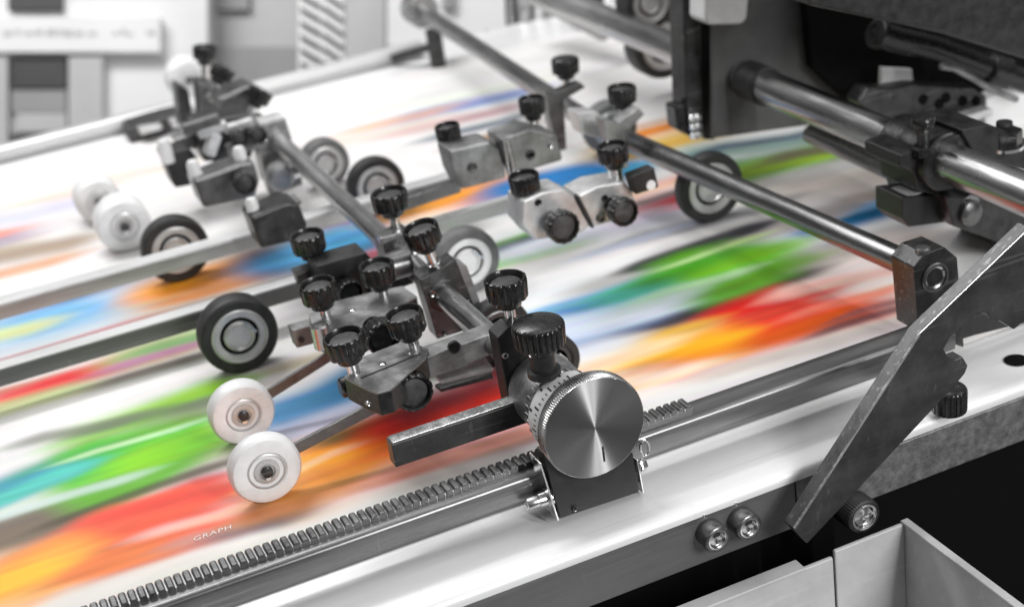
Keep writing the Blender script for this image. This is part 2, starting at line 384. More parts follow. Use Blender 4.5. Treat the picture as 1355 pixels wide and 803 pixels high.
STREAKS = [
 # far strip
 (500, 150, 690, 112, 4, (225, 232, 215), .7), (560, 152, 672, 128, 6, (135, 150, 200)), (560, 168, 650, 150, 5, (190, 150, 155), .9),
 (600, 175, 660, 162, 4, (95, 110, 125), .9), (640, 183, 655, 178, 5, (150, 110, 60), .9), (440, 190, 560, 165, 8, (225, 205, 190), .6),
 (500, 165, 560, 152, 4, (225, 175, 145), .8),
 (40, 268, 110, 255, 5, (232, 202, 190), .8), (130, 240, 220, 222, 4, (228, 212, 196), .8),
 # far left patch
 (-40, 300, 90, 275, 9, (200, 200, 232), .9), (-60, 325, 30, 308, 8, (225, 130, 85), .9), (0, 322, 70, 300, 6, (150, 150, 175), .8),
 (-60, 350, 80, 325, 11, (165, 145, 125), .95), (-40, 372, 60, 350, 6, (215, 160, 120), .9),
 (100, 290, 200, 270, 16, (232, 230, 228), .8),
 # mid left blue patch
 (-60, 425, 60, 398, 10, (95, 98, 115), .95), (-20, 440, 250, 378, 24, (165, 200, 226), .95), (50, 425, 190, 385, 14, (110, 175, 218), .9),
 (120, 388, 180, 376, 5, (60, 125, 180), .9, .6), (-40, 452, 30, 436, 7, (215, 220, 150), .9), (30, 470, 190, 425, 4, (240, 140, 150), .8),
 (180, 380, 245, 362, 10, (205, 205, 215), .7),
 # orange / brown behind wheels
 (215, 395, 400, 345, 24, (215, 185, 150), .8), (225, 382, 345, 345, 14, (235, 150, 40)), (260, 392, 350, 362, 5, (205, 120, 40), .8),
 (330, 350, 400, 332, 10, (150, 100, 75), .8), (365, 345, 500, 312, 20, (55, 115, 160)), (420, 330, 480, 305, 18, (80, 165, 215)),
 (455, 350, 500, 335, 6, (240, 130, 150)), (440, 296, 470, 290, 4, (150, 110, 160), .9),
 # strip between bar and white table: reds and greens
 (-60, 535, 50, 508, 5, (195, 130, 105), .9), (20, 525, 230, 462, 10, (228, 75, 75)), (90, 500, 200, 475, 5, (235, 45, 50), .9, .7),
 (160, 505, 250, 480, 5, (150, 160, 120), .8), (190, 470, 275, 442, 14, (170, 195, 130), .9), (180, 480, 240, 462, 5, (185, 125, 165), .9),
 (215, 460, 270, 445, 5, (120, 175, 110), .8), (100, 518, 240, 480, 4, (140, 120, 120), .7), (-60, 560, 70, 525, 9, (205, 225, 150), .8),
 (60, 545, 260, 490, 8, (245, 243, 240), .8),
 # left blue beside white rollers
 (370, 545, 470, 510, 24, (75, 140, 190)), (440, 515, 490, 495, 16, (45, 120, 165), .9), (380, 580, 480, 545, 14, (205, 208, 228), .95), (300, 540, 380, 510, 12, (230, 220, 215), .8),
 (560, 500, 660, 478, 7, (95, 105, 75), .9), (395, 482, 440, 468, 6, (200, 180, 150), .8),
 # big green left
 (120, 575, 275, 520, 14, (150, 195, 90), .9), (205, 548, 280, 520, 11, (140, 205, 50)), (60, 625, 270, 540, 9, (150, 150, 140), .9),
 (70, 632, 250, 560, 6, (90, 105, 80), .8), (-20, 655, 80, 618, 13, (60, 125, 185)), (20, 648, 110, 615, 13, (90, 190, 180)),
 (55, 640, 190, 592, 22, (70, 180, 75)), (80, 655, 235, 600, 30, (105, 190, 45)), (140, 618, 250, 580, 26, (130, 200, 35)), (190, 630, 266, 600, 18, (120, 178, 45)), (90, 665, 190, 635, 12, (120, 190, 80), .9),
 (-60, 700, 90, 645, 12, (200, 205, 218), .95), (20, 672, 160, 640, 8, (205, 220, 200), .9), (110, 682, 255, 625, 7, (70, 75, 50), .85),
 # red-orange lower left
 (200, 660, 330, 612, 22, (236, 220, 216), .95), (150, 690, 260, 640, 7, (200, 70, 80), .95), (-40, 715, 125, 668, 15, (115, 105, 95), .95),
 (-60, 735, 60, 700, 12, (190, 160, 90), .95), (30, 735, 130, 700, 13, (200, 130, 90), .9), (85, 742, 270, 672, 34, (232, 92, 62)), (160, 702, 300, 655, 20, (236, 80, 60)),
 (100, 758, 260, 705, 22, (240, 120, 70), .9), (-60, 790, 130, 725, 26, (248, 165, 75)), (-60, 790, 70, 755, 16, (250, 190, 50)), (40, 790, 60, 780, 20, (235, 170, 100), .8),
 (270, 680, 340, 655, 9, (240, 175, 165), .9), (235, 692, 285, 678, 3, (245, 205, 195), .8), (270, 720, 350, 680, 12, (215, 150, 135), .9), (300, 700, 350, 675, 8, (180, 120, 125), .85), (340, 680, 372, 668, 10, (130, 115, 120), .8),
 (150, 780, 420, 680, 10, (232, 225, 220), .9), (80, 815, 320, 735, 14, (238, 234, 230), .95),
 ([(-60, 705), (60, 672), (200, 640), (120, 690), (30, 722), (-60, 745)], (120, 108, 95), 9),
 ([(62, 640), (75, 602), (120, 582), (200, 570), (262, 560), (271, 585), (262, 612), (230, 634), (190, 654), (140, 674), (96, 678), (70, 662)], (105, 188, 45), 8),
 ([(70, 640), (80, 602), (130, 585), (180, 580), (150, 610), (100, 640)], (75, 178, 75), 9), ([(150, 610), (200, 590), (250, 585), (240, 605), (190, 625), (150, 635)], (135, 205, 30), 9),
 (-30, 668, 55, 632, 11, (60, 125, 185)), (10, 655, 75, 628, 9, (85, 195, 180)), (130, 596, 228, 570, 3, (205, 235, 190), .8), (60, 578, 150, 560, 6, (120, 120, 112), .8), (150, 560, 262, 536, 6, (110, 125, 95), .85),
 (30, 672, 150, 640, 5, (205, 218, 215), .8), (100, 684, 268, 622, 5, (80, 75, 55), .85),
 ([(88, 730), (118, 685), (190, 660), (245, 645), (300, 668), (335, 700), (262, 722), (180, 745), (110, 765), (70, 768)], (234, 90, 62), 10),
 ([(60, 775), (110, 735), (180, 712), (230, 715), (220, 735), (140, 760)], (242, 130, 70), 12), (150, 680, 262, 655, 8, (236, 75, 60), .8),
 (225, 700, 290, 682, 6, (245, 190, 175), .85), (262, 712, 345, 690, 7, (205, 150, 140), .85), (325, 700, 368, 690, 9, (120, 108, 112), .85),
 (-60, 800, 80, 738, 18, (245, 170, 70), .9), (-60, 795, 40, 762, 12, (248, 190, 50), .9), (100, 790, 330, 735, 12, (228, 222, 216), .9),
 # orange right of white roller
 (385, 640, 540, 580, 36, (230, 150, 70)), (405, 612, 470, 588, 22, (245, 180, 110), .8), (440, 600, 530, 572, 22, (250, 150, 20)), (455, 625, 525, 600, 14, (235, 140, 40)), (350, 680, 440, 650, 10, (205, 140, 80), .8),
 (460, 575, 560, 545, 9, (90, 75, 35), .95), (380, 628, 440, 600, 4, (250, 200, 150), .7),
 # red under the near bar
 (530, 565, 690, 515, 24, (215, 40, 25)), (560, 540, 640, 515, 12, (130, 30, 40), .9), (600, 555, 690, 520, 13, (240, 45, 20)), (640, 500, 690, 485, 8, (140, 40, 50), .9),
 (530, 590, 620, 565, 12, (225, 100, 30), .9), (540, 620, 720, 560, 14, (232, 160, 140), .95), (560, 635, 640, 605, 7, (225, 215, 208), .9), (500, 640, 700, 580, 5, (200, 130, 110), .6),
 # centre: small greens, orange, blue
 (540, 280, 670, 246, 13, (240, 165, 70)), (560, 290, 660, 268, 6, (240, 215, 190), .9), (600, 262, 650, 250, 7, (232, 150, 40), .9), (645, 262, 680, 250, 5, (220, 150, 140), .9),
 (600, 345, 740, 300, 16, (235, 236, 240), .8), (640, 332, 700, 312, 6, (135, 215, 110)), (660, 345, 750, 322, 7, (125, 205, 20)), (670, 325, 700, 316, 3, (70, 80, 140), .9),
 (690, 252, 815, 222, 15, (40, 110, 170)), (700, 240, 800, 216, 8, (25, 120, 185)), (780, 240, 820, 228, 7, (60, 150, 190)), (700, 270, 760, 255, 8, (150, 165, 180), .8),
 (840, 285, 900, 262, 8, (180, 50, 60)), (850, 290, 905, 272, 3, (235, 30, 60)), (850, 268, 900, 252, 4, (60, 55, 60), .8), (845, 258, 905, 236, 7, (240, 190, 175)), 
 (830, 195, 960, 160, 14, (240, 200, 140), .9), (850, 178, 895, 166, 5, (225, 130, 30)), (870, 196, 925, 182, 8, (220, 185, 80)), (840, 170, 890, 160, 4, (230, 185, 165), .9),
 # green top right
 (930, 205, 1070, 185, 12, (130, 160, 150), .95), (960, 222, 1060, 205, 8, (90, 140, 90), .9), (975, 235, 1075, 208, 11, (115, 185, 15)), (1010, 222, 1090, 205, 8, (150, 190, 20)), (1050, 206, 1130, 192, 7, (100, 85, 70), .9), (960, 195, 1050, 182, 4, (60, 80, 110), .8),
 (985, 262, 1180, 225, 14, (238, 235, 226), .95), (1080, 250, 1200, 225, 14, (225, 210, 205), .9), (1140, 262, 1210, 245, 8, (170, 155, 148), .9),
 (1095, 298, 1205, 268, 11, (40, 115, 175)), (1140, 284, 1210, 265, 8, (20, 90, 130)), (1100, 285, 1140, 275, 5, (130, 175, 215), .9), (1090, 330, 1200, 305, 10, (165, 165, 168), .9),
 (900, 330, 1080, 285, 10, (190, 186, 186), .9), (1000, 310, 1080, 288, 8, (165, 158, 158), .9), (860, 310, 1010, 275, 6, (150, 150, 150), .7), (1040, 375, 1190, 325, 16, (232, 222, 218), .9),
 # big centre right
 (690, 330, 860, 290, 12, (210, 210, 224), .9), (700, 400, 860, 355, 14, (240, 240, 242), .9), (860, 310, 1010, 275, 6, (150, 150, 152), .8), (800, 330, 900, 300, 4, (190, 195, 215), .8),
 (740, 440, 900, 400, 20, (205, 216, 234), .95), (735, 415, 850, 392, 9, (170, 205, 232), .9), (740, 455, 800, 435, 8, (200, 215, 235), .8),
 (800, 372, 880, 345, 9, (170, 165, 162), .8), (1000, 312, 1080, 288, 8, (165, 158, 158), .9), (1040, 375, 1190, 325, 18, (228, 214, 208), .9), (1050, 350, 1110, 335, 10, (170, 160, 152), .8),
 (780, 455, 880, 425, 8, (100, 130, 175), .95), (840, 446, 955, 408, 11, (60, 50, 62), .95), (930, 410, 1050, 368, 8, (50, 42, 40), .92),
 (765, 402, 850, 374, 9, (35, 120, 190)), (735, 408, 790, 392, 5, (120, 175, 215), .9), (825, 386, 915, 360, 10, (80, 195, 165)), (850, 402, 960, 378, 7, (205, 222, 215), .9), (820, 418, 900, 400, 6, (215, 225, 235), .8),
 (862, 345, 985, 306, 7, (38, 38, 45), .95, .5),
 ([(860, 350), (900, 334), (951, 322), (1023, 319), (1058, 336), (1048, 366), (985, 390), (935, 404), (905, 402), (930, 382), (890, 376), (862, 366)], (92, 172, 4), 9),
 (960, 350, 1030, 330, 8, (120, 200, 10), .8), (870, 364, 930, 346, 8, (60, 150, 8), .85), (915, 342, 975, 322, 3, (190, 225, 150), .8), (880, 385, 965, 366, 5, (180, 218, 170), .8), (990, 372, 1050, 350, 7, (95, 150, 20), .7),
 (780, 505, 985, 445, 28, (246, 214, 186), .9), (900, 470, 1180, 400, 26, (236, 182, 165), .85),
 ([(930, 424), (969, 399), (1023, 380), (1075, 388), (1103, 392), (1150, 396), (1172, 420), (1103, 432), (1040, 450), (969, 468), (935, 462)], (220, 38, 4), 10),
 (960, 412, 1090, 384, 8, (205, 8, 8), .9), (955, 462, 1110, 420, 12, (224, 88, 8), .92), (1080, 408, 1165, 388, 5, (238, 120, 100), .8), (1060, 382, 1185, 358, 8, (238, 190, 175), .85), (1110, 432, 1195, 408, 5, (100, 70, 72), .85), (1140, 412, 1195, 398, 4, (130, 85, 88), .8),
 ([(848, 446), (900, 435), (951, 430), (985, 436), (975, 462), (915, 482), (860, 482)], (248, 158, 8), 10),
 (840, 452, 905, 436, 7, (210, 165, 60), .9), (850, 478, 950, 452, 7, (253, 175, 20), .8), (800, 480, 860, 460, 9, (250, 215, 160), .9),
 (845, 505, 945, 480, 10, (238, 160, 85), .9), (780, 520, 900, 492, 7, (248, 222, 200), .9), (960, 485, 1200, 425, 8, (205, 195, 190), .85), (740, 480, 800, 460, 12, (225, 230, 240), .8),
]
sheet = paper()
def lettering(txt, p, size, m, parent, nm):
    cu = bpy.data.curves.new(nm, 'FONT'); cu.body = txt; cu.size = size; cu.extrude = .00002; cu.space_character = 1.15; cu.shear = .2
    tmp = bpy.data.objects.new(nm, cu); COL.objects.link(tmp); dg = bpy.context.evaluated_depsgraph_get()
    me = bpy.data.meshes.new_from_object(tmp.evaluated_get(dg)); bpy.data.objects.remove(tmp)
    o = bpy.data.objects.new(nm, me); COL.objects.link(o); me.materials.append(M[m]); o.parent = parent
    o.location = p - parent.location; return o
lettering('GRAPH', at(256, 716, z=.0006), .0075, 'inklight', sheet, 'lettering')

# ------------------------------------------------------------------ near rack rail
t = thing('rack_rail', at(700, 630, z=0), 'long steel rack rail with a row of gear teeth, running beside the printed sheet', 'rail')
ya, yb, za, zb = .7900, .8120, .0125, .0335
xa, xb = -.15, .62
pts = []
for cy_, cz_, a0, rr in ((ya, za, 180, .006), (yb, za, 270, .003), (yb, zb, 0, .002), (ya, zb, 90, .0035)):
    sx = rr if cy_ == ya else -rr; sz = rr if cz_ == za else -rr
    for k in range(7):
        th = math.radians(a0 + 90*k/6); pts.append(Vector((xa, cy_ + sx + rr*math.cos(th), cz_ + sz + rr*math.sin(th))))
G().prism(pts, X*(xb - xa)).build('rail_body', 'railsteel', t, sharp=30)
G().box(Vector(((xa + at(905, 530, z=.035).x)/2, .8055, .0345)), at(905, 530, z=.035).x - xa, .0115, .0025).build('rack_base', 'guide', t, bevel=.0003)
g = G(); xt = at(905, 530, z=.035).x; xx = -.06
while xx < xt:
    yy0, yy1 = .7995, .8115
    q = [Vector((xx - .0026, yy0, .0330)), Vector((xx + .0026, yy0, .0330)), Vector((xx + .0023, yy0, .0366)), Vector((xx + .0014, yy0, .0378)), Vector((xx - .0014, yy0, .0378)), Vector((xx - .0023, yy0, .0366))]
    g.prism(q, Y*(yy1 - yy0)); xx += .0056
g.build('rack_teeth', 'gun', t, bevel=.0003)

# ------------------------------------------------------------------ rod 1 with its clamps
XR, ZR = .3235, .065
t = thing('cross_rod', Vector((XR, 1.15, ZR - .008)), 'round steel cross rod carrying the big round dial at its near end', 'rod')
G().cyl(Vector((XR, .80, ZR)), Vector((XR, 1.56, ZR)), .0090, seg=40).build('rod_bar', 'rod_bright', t)

def clamp(name, label, uv, y, depth, m='dark', knob=None, group=None, bevel=.0008, bolt=None, cat='clamp'):
    f = face(uv, y, depth); c = sum(f.v, Vector((0, 0, 0)))/len(f.v)
    t = thing(name, Vector((c.x, c.y, min(v.z for v in f.v))), label, cat, group)
    f.build('block', m, t, bevel=bevel)
    if knob: knob_px(t, *knob[0], **knob[1])
    if bolt:
        b = at(*bolt, y=y); G().lathe(b + Y*.001, -Y, [(.0001, 0), (.0035, 0), (.0035, .0022), (.003, .0028), (.0001, .0028)], 20).build('bolt', 'steel', t)
    return t
tl = (Z - X*.20).normalized()
GK = 'black knobbed clamps along the left cross rod'
t = clamp('rod_clamp', 'dark square clamp block with a fluted knob, nearest the dial on the rod', [(556, 371), (603, 343), (626, 400), (632, 432), (579, 449)], 1.015, .018, 'dark', ((559, 311), dict(y=1.024, axis=tl, stem=.016, rpx=25)), GK)
face([(603, 345), (618, 352), (640, 412), (629, 418)], 1.020, .016).build('side_plate', 'cast', t, bevel=.0005)
G().lathe(Vector((XR, 1.0155, ZR)), -Y, [(.0091, -.001), (.0128, -.001), (.0128, .0012), (.0112, .0018), (.0091, .0018)], 40).build('collar', 'dark', t)
t = clamp('rod_clamp', 'small dark bright-topped clamp with fluted knob, second from the dial on the rod', [(507, 322), (542, 305), (556, 345), (515, 360)], 1.090, .024, 'gun', ((516, 265), dict(y=1.11, axis=(Z - X*.05), stem=.014, rpx=25)), GK)
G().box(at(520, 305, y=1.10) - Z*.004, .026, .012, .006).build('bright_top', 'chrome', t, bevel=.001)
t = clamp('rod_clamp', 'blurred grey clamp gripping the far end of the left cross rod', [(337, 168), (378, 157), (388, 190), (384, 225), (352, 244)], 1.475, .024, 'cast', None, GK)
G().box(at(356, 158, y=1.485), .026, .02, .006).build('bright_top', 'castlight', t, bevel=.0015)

def dot(parent, u, v, y, r=.0028, m='steel', nm='screw', axis=None):
    c = at(u, v, y=y); ax_ = axis or -Y
    G().lathe(c - ax_*.0008, ax_, [(r*.45, .0006), (r*.5, .0022), (r*.85, .0026), (r, .0018), (r, 0), (.0001, 0)], 20).build(nm, m, parent)
kcl = [o for o in bpy.data.objects if o.name.startswith('rod_clamp')]
dot(kcl[0], 571, 388, 1.0148); dot(kcl[0], 588, 440, 1.0148, .0022, 'gun'); dot(kcl[0], 618, 395, 1.0148, .0020, 'gun')
dot(kcl[1], 548, 332, 1.0898, .0024); dot(kcl[2], 350, 182, 1.4748, .004); dot(kcl[2], 380, 205, 1.4748, .004)
# ------------------------------------------------------------------ dial assembly
t = thing('rail_carriage', Vector((XR, .79, .005)), 'rail carriage with large brushed metal dial, white scale ring and black bracket below', 'machine part')
cd = Vector((XR + .003, .7700, .0655))
r = 74.5*mmpx(at(788, 565, y=.77))
cd = at(787, 566, y=.7695)
G().lathe(cd + Y*.0008, -Y, [(.0001, 0), (r*.985, 0), (r*.985, .0004), (r*.972, .0009), (.0001, .0009)], 128)
dk = thing('dial_tmp', cd, None, None); COL.objects.unlink(dk); bpy.data.objects.remove(dk)
def local_disc():
    me_g = G().lathe(Vector((0, 0, 0)), -Y, [(.0001, -.001), (r*.975, -.001), (r*.975, .0002), (r*.965, .0005), (.0001, .0005)], 160)
    me = bpy.data.meshes.new('dial_face'); me.from_pydata([tuple(v) for v in me_g.v], [], me_g.f); me.update()
    bm = bmesh.new(); bm.from_mesh(me); bmesh.ops.recalc_face_normals(bm, faces=bm.faces); bm.to_mesh(me); bm.free()
    me.polygons.foreach_set('use_smooth', [True]*len(me.polygons)); me.set_sharp_from_angle(angle=math.radians(30))
    me.materials.append(M['disc'])
    o = bpy.data.objects.new('dial_face', me); COL.objects.link(o); o.parent = t; o.location = cd - t.location
    return o
df = local_disc()
# thin dark bar low on the disc
G().box(cd + Vector((.0035, -.0006, -.020)), .0012, .0006, .011, (X, Y, Z)).build('dark_mark', 'dark', df)
kn = 130
def knurl(th, k): return 1 - .022*(.5 + .5*math.cos(th*kn)) if 1 <= k <= 2 else 1
G().lathe(cd - Y*.0002, Y, [(r*.975, -.0002), (r, .0010), (r, .0100), (r*.97, .0112), (r*.70, .0115), (.0001, .0115)], kn*6, knurl).build('knurled_rim', 'steel', t, sharp=70)
ca = Vector((XR, 0, ZR))
def ax(y): return Vector((XR, y, ZR))
sr = G().lathe(ax(.7835), Y, [(.020, 0), (.0272, .001), (.0280, .004), (.0280, .0125), (.0272, .016), (.020, .016)], 96).build('scale_ring', 'white', t)
g = G()
for k in range(48):
    th = 2*PI*k/48; d = Vector((math.cos(th), 0, math.sin(th))); L = .0055 if k % 4 == 0 else .0028
    tt = Vector((-d.z, 0, d.x))
    g.box(ax(.7870 + L/2) + d*.0280, .0008 if k % 4 else .0013, L, .00025, (tt, Y, d))
    if k % 4 == 1: g.box(ax(.7960) + d*.0280, .0018, .0034, .00025, (tt, Y, d))
g.build('scale_marks', 'ink', sr)
G().lathe(ax(.7990), Y, [(.018, 0), (.0235, .001), (.0240, .006), (.0225, .010), (.0225, .0145), (.0240, .019), (.0245, .038), (.022, .044), (.018, .044)], 80).build('housing', 'cast', t, sharp=30)
g = G()
for k in range(26):
    th = 2*PI*k/26; d = Vector((math.cos(th), 0, math.sin(th))); g.box(ax(.8095) + d*.0236, .0022, .006, .0014, (Vector((-d.z, 0, d.x)), Y, d))
g.build('gear_teeth', 'steel', t, bevel=.0003)
face([(658, 448), (674, 432), (704, 428), (724, 500), (718, 560), (676, 545)], .8420, .016).build('end_plate', 'darker', t, bevel=.0012)
fb = face([(718, 600), (741, 686), (846, 651), (838, 600), (790, 560)], .7760, .010).build('lower_bracket', 'darker', t, bevel=.0008)
p = px([(716, 612), (740, 688)], y=.7745)
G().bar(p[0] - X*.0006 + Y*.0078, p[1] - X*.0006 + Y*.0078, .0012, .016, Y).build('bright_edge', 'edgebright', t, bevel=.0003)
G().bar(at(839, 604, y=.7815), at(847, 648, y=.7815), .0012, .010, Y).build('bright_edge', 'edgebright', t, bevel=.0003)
G().box(Vector((.334, .7990, .0070)), .046, .030, .008).build('clamp_foot', 'dark', t, bevel=.001)
G().box(at(716, 640, y=.7885) + Vector((.006, .005, 0)), .012, .022, .030).build('rail_shoe', 'dark', t, bevel=.001)
p0, p1 = at(697, 668, y=.783), at(738, 655, y=.783); d = (p1 - p0).normalized()
G().lathe(p0, X, [(.0001, .0008), (.0016, .0008), (.0018, 0), (.0036, 0), (.0042, .0008), (.0042, .0075), (.0050, .008), (.0052, .013), (.0062, .0135), (.0062, .020), (.0001, .020)], 28).build('adjusting_screw', 'steel', t)
G().lathe(at(846, 616, y=.777), X, [(.0001, 0), (.0045, 0), (.0045, .0032), (.0038, .0045), (.0001, .0045)], 6).build('bolt', 'chrome', t)
b = at(853, 592, y=.782); g = G(); ring = [b + Vector((.0052*math.cos(a_*PI/10)*.6, 0, .0060*math.sin(a_*PI/10))) for a_ in range(21)]
g.tube(ring, .0009, 10); g.build('wire_loop', 'chrome', t)
knob_px(t, 713, 441, y=.8050, rpx=36, n=26, cup=False, hgt=.0155, stem=.016, stemr=.008, stemmat='darker')
knob_px(t, 670, 381, y=.8530, rpx=29, stem=.014, stemr=.0036)
dot(t, 668, 470, .8418, .0022, 'steel'); dot(t, 684, 535, .8418, .0026, 'gun'); dot(t, 760, 672, .7757, .0020, 'gun')
# slotted bar sticking out to the left
b0 = at(518, 588, y=.8300); b1 = at(696, 537, y=.8300)
t2 = thing('flat_bar', Vector(((b0.x + b1.x)/2, .835, .046)), 'short dark square bar with bright top edge pointing left from the dial assembly', 'bar')
G().box(Vector(((b0.x + .314)/2, .8355, .0553)), .314 - b0.x, .0110, .0170).build('bar_body', 'bracket', t2, bevel=.0007)
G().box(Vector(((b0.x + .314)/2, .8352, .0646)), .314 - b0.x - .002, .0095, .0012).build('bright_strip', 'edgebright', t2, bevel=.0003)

# ------------------------------------------------------------------ rollers
GW, GB = 'white plastic rollers pressing on the sheet', 'black-tyred rollers pressing on the sheet'
wheel(353, 623, 49, 'white', 'frontmost white plastic roller on the coloured paper, in front of its near twin', GW, thick=.012, arm=((372, 603), (500, 536), .0085))
wheel(322, 549, 44, 'white', 'white plastic roller with metal hub partly hidden behind the frontmost white roller', GW, thick=.014, arm=((345, 528), (440, 468), .0080))
wheel(318, 446, 53, 'tyre', 'sharp black-tyred roller with ribbed silver hub standing left of the knobs', GB, thick=.020)
wheel(620, 348, 46, 'tyre', 'grey-tyred roller with bright hub right behind the central clamp', GB, tyre='greyrubber', thick=.016, hubm='white')
wheel(234, 332, 45, 'tyre', 'blurred black roller at left half covered by a grey guide bar', GB, thick=.018)
wheel(432, 218, 33, 'tyre', 'small blurred grey roller just right of the far rod clamp', GB, tyre='greyrubber', thick=.018)
wheel(500, 248, 39, 'tyre', 'blurred dark roller whose lower half hides behind a fluted knob', GB, tyre='rubber', thick=.016)
wheel(943, 250, 48, 'tyre', 'grey and black roller under the long right-hand cross rod', GB, thick=.014)
wheel(735, 481, 38, 'tyre', 'dark roller peeping out above the large dial', GB, thick=.014, hubm='dark')
wheel(663, 442, 46, 'tyre', 'dark-rimmed grey roller mostly hidden under the left rod near the dial', GB, thick=.014, hubm='gun')
wheel(165, 300, 36, 'white', 'blurred white roller left of the half-covered black roller', GW, thick=.030)
wheel(131, 267, 30, 'white', 'far left blurred white roller, smallest of the white ones', GW, thick=.03)
wheel(250, 106, 27, 'white', 'blurred white roller beyond the far rod clamp, under two dark knobs', GW, thick=.03)
wheel(812, 172, 36, 'tyre', 'dark roller behind the right rod clamp with the forked plate', GB, tyre='greyrubber', thick=.02)
wheel(880, 62, 44, 'tyre', 'large blurred black pulley below the thick upper rod', GB, thick=.03, z=.06, tyre='rubber', name='pulley')
wheel(862, 5, 36, 'tyre', 'blurred black ring wheel at the top edge left of the dark post', GB, thick=.03, z=.12, name='pulley')

# ------------------------------------------------------------------ finger holders near rod 1
GH = 'knobbed finger holders for the rollers'
def screw_top(parent, u, v, z, r=.0022):
    c = at(u, v, z=z); G().lathe(c, Z, [(.0001, -.0005), (r, -.0005), (r, .0006), (r*.7, .0011), (.0001, .0011)], 16).build('screw', 'chrome', parent)
def side_knob(parent, u, v, y, rpx, cup=True, hgt=.013, stem=.004):
    c = at(u, v, y=y); return add_knob(parent, c, -Y, r=rpx*mmpx(c), stem=stem, cup=cup, hgt=hgt, n=14, collar=False, stemr=.006, stemmat='dark')
# holder A
zt = .0780
t = thing('roller_holder', at(510, 500, z=.055), 'nearest finger holder, two knobs on top, one in front, above the front white roller', 'roller holder', GH)
G().prism(px([(455, 499), (478, 511), (499, 520), (517, 515), (563, 474), (567, 461), (531, 452), (474, 474)], z=zt), Z*-.0015).build('pale_top', 'cast', t, bevel=.0004)  # thin slab added to make the top paler than the dark body
G().prism(px([(455, 499), (478, 511), (499, 520), (517, 515), (563, 474), (567, 461), (531, 452), (474, 474)], z=zt - .0016), Z*-.0175).build('body', 'dark', t, bevel=.0009)
slab([(463, 507), (497, 521), (518, 516), (548, 492), (540, 478), (480, 490)], zt - .0195, .007).build('lower_body', 'dark', t, bevel=.0008)
knob_px(t, 457, 456, z=.1010, axis=(Z - X*.10), stem=.014, rpx=28.5)
knob_px(t, 537, 426, z=.0990, axis=(Z - X*.13), stem=.013, rpx=26.5)
side_knob(t, 545, 516, .8920, 27)
screw_top(t, 507, 482, zt); screw_top(t, 541, 468, zt, .0014)
G().bar(at(478, 500, z=zt + .0003), at(556, 468, z=zt + .0003), .0010, .0008).build('scribed_line', 'darker', t)
dot(t, 487, 533, at(497, 521, z=zt).y - .0006, .0018, 'steel')
c = at(450, 514, y=.925); G().lathe(c, X, [(.0001, 0), (.006, 0), (.0072, .0012), (.0072, .008), (.0001, .008)], 24).build('nut', 'dark', t)
p0, p1 = at(556, 482, z=.066), at(655, 445, z=.066)
bb = G().bar(p0, p1, .017, .016).build('bar_arm', 'cast', t, bevel=.0008)
c = at(602, 460, y=p0.y - .009); G().lathe(c + Y*.003, -Y, [(.0001, 0), (.0045, 0), (.0045, .0032), (.003, .0036), (.003, .003), (.0001, .003)], 24).build('screw', 'dark', bb)
slab([(575, 497), (640, 470), (652, 486), (583, 503)], .052, .003).build('guide_tongue', 'castlight', t, bevel=.0004)
slab([(575, 508), (648, 488), (652, 496), (583, 514)], .040, .003).build('lower_tongue', 'dark', t, bevel=.0004)
# holder B
zt = .0740
t = thing('roller_holder', at(460, 420, z=.05), 'middle finger holder with two upright knobs and a lug on its left', 'roller holder', GH)
G().prism(px([(408, 416), (436, 400), (489, 387), (532, 378), (552, 392), (528, 404), (498, 424), (466, 440), (440, 442), (414, 432)], z=zt), Z*-.0015).build('pale_top', 'cast', t, bevel=.0004)  # paler top again put in as a thin slab
G().prism(px([(408, 416), (436, 400), (489, 387), (532, 378), (552, 392), (528, 404), (498, 424), (466, 440), (440, 442), (414, 432)], z=zt - .0016), Z*-.020).build('body', 'dark', t, bevel=.0009)
knob_px(t, 422, 386, z=.0960, axis=(Z - X*.06), stem=.014, rpx=25.5)
knob_px(t, 500, 361, z=.0940, axis=(Z - X*.04), stem=.013, rpx=24)
side_knob(t, 504, 444, .955, 24, cup=True, hgt=.016)
screw_top(t, 467, 411, zt)
face([(386, 437), (412, 430), (415, 455), (393, 461)], 1.012, .012).build('lug', 'cast', t, bevel=.0008)
c = at(399, 449, y=1.012); G().lathe(c, -Y, [(.0001, -.001), (.0022, -.001), (.0022, .001), (.0001, .001)], 16).build('screw', 'dark', t)
c = at(424, 440, y=.99); G().cyl(c - Z*.012, c + Z*.006, .0065, seg=24, ch=.0006).build('post', 'steel', t)
# holder C
t = thing('roller_holder', at(440, 375, z=.04), 'rear dark finger holder with ring knob, gripping the long guide bar beside the tyred roller', 'roller holder', GH)
face([(418, 352), (484, 334), (500, 352), (504, 394), (440, 402), (424, 388)], 1.080, .026).build('body', 'darker', t, bevel=.0010)
side_knob(t, 462, 385, 1.062, 17, hgt=.012)
knob_px(t, 408, 321, y=1.110, axis=(Z - X*.05), stem=.018, rpx=23.5)
face([(392, 364), (418, 354), (424, 378), (400, 384)], 1.100, .016).build('lug', 'dark', t, bevel=.0008)
G().bar(at(486, 380, z=.06), at(556, 356, z=.06), .014, .014).build('bar_arm', 'dark', t, bevel=.0008)
c = at(520, 352, y=1.06); G().cyl(c + X*-.012, c + X*.014, .011, seg=32, ch=.001).build('sleeve', 'gun', t)

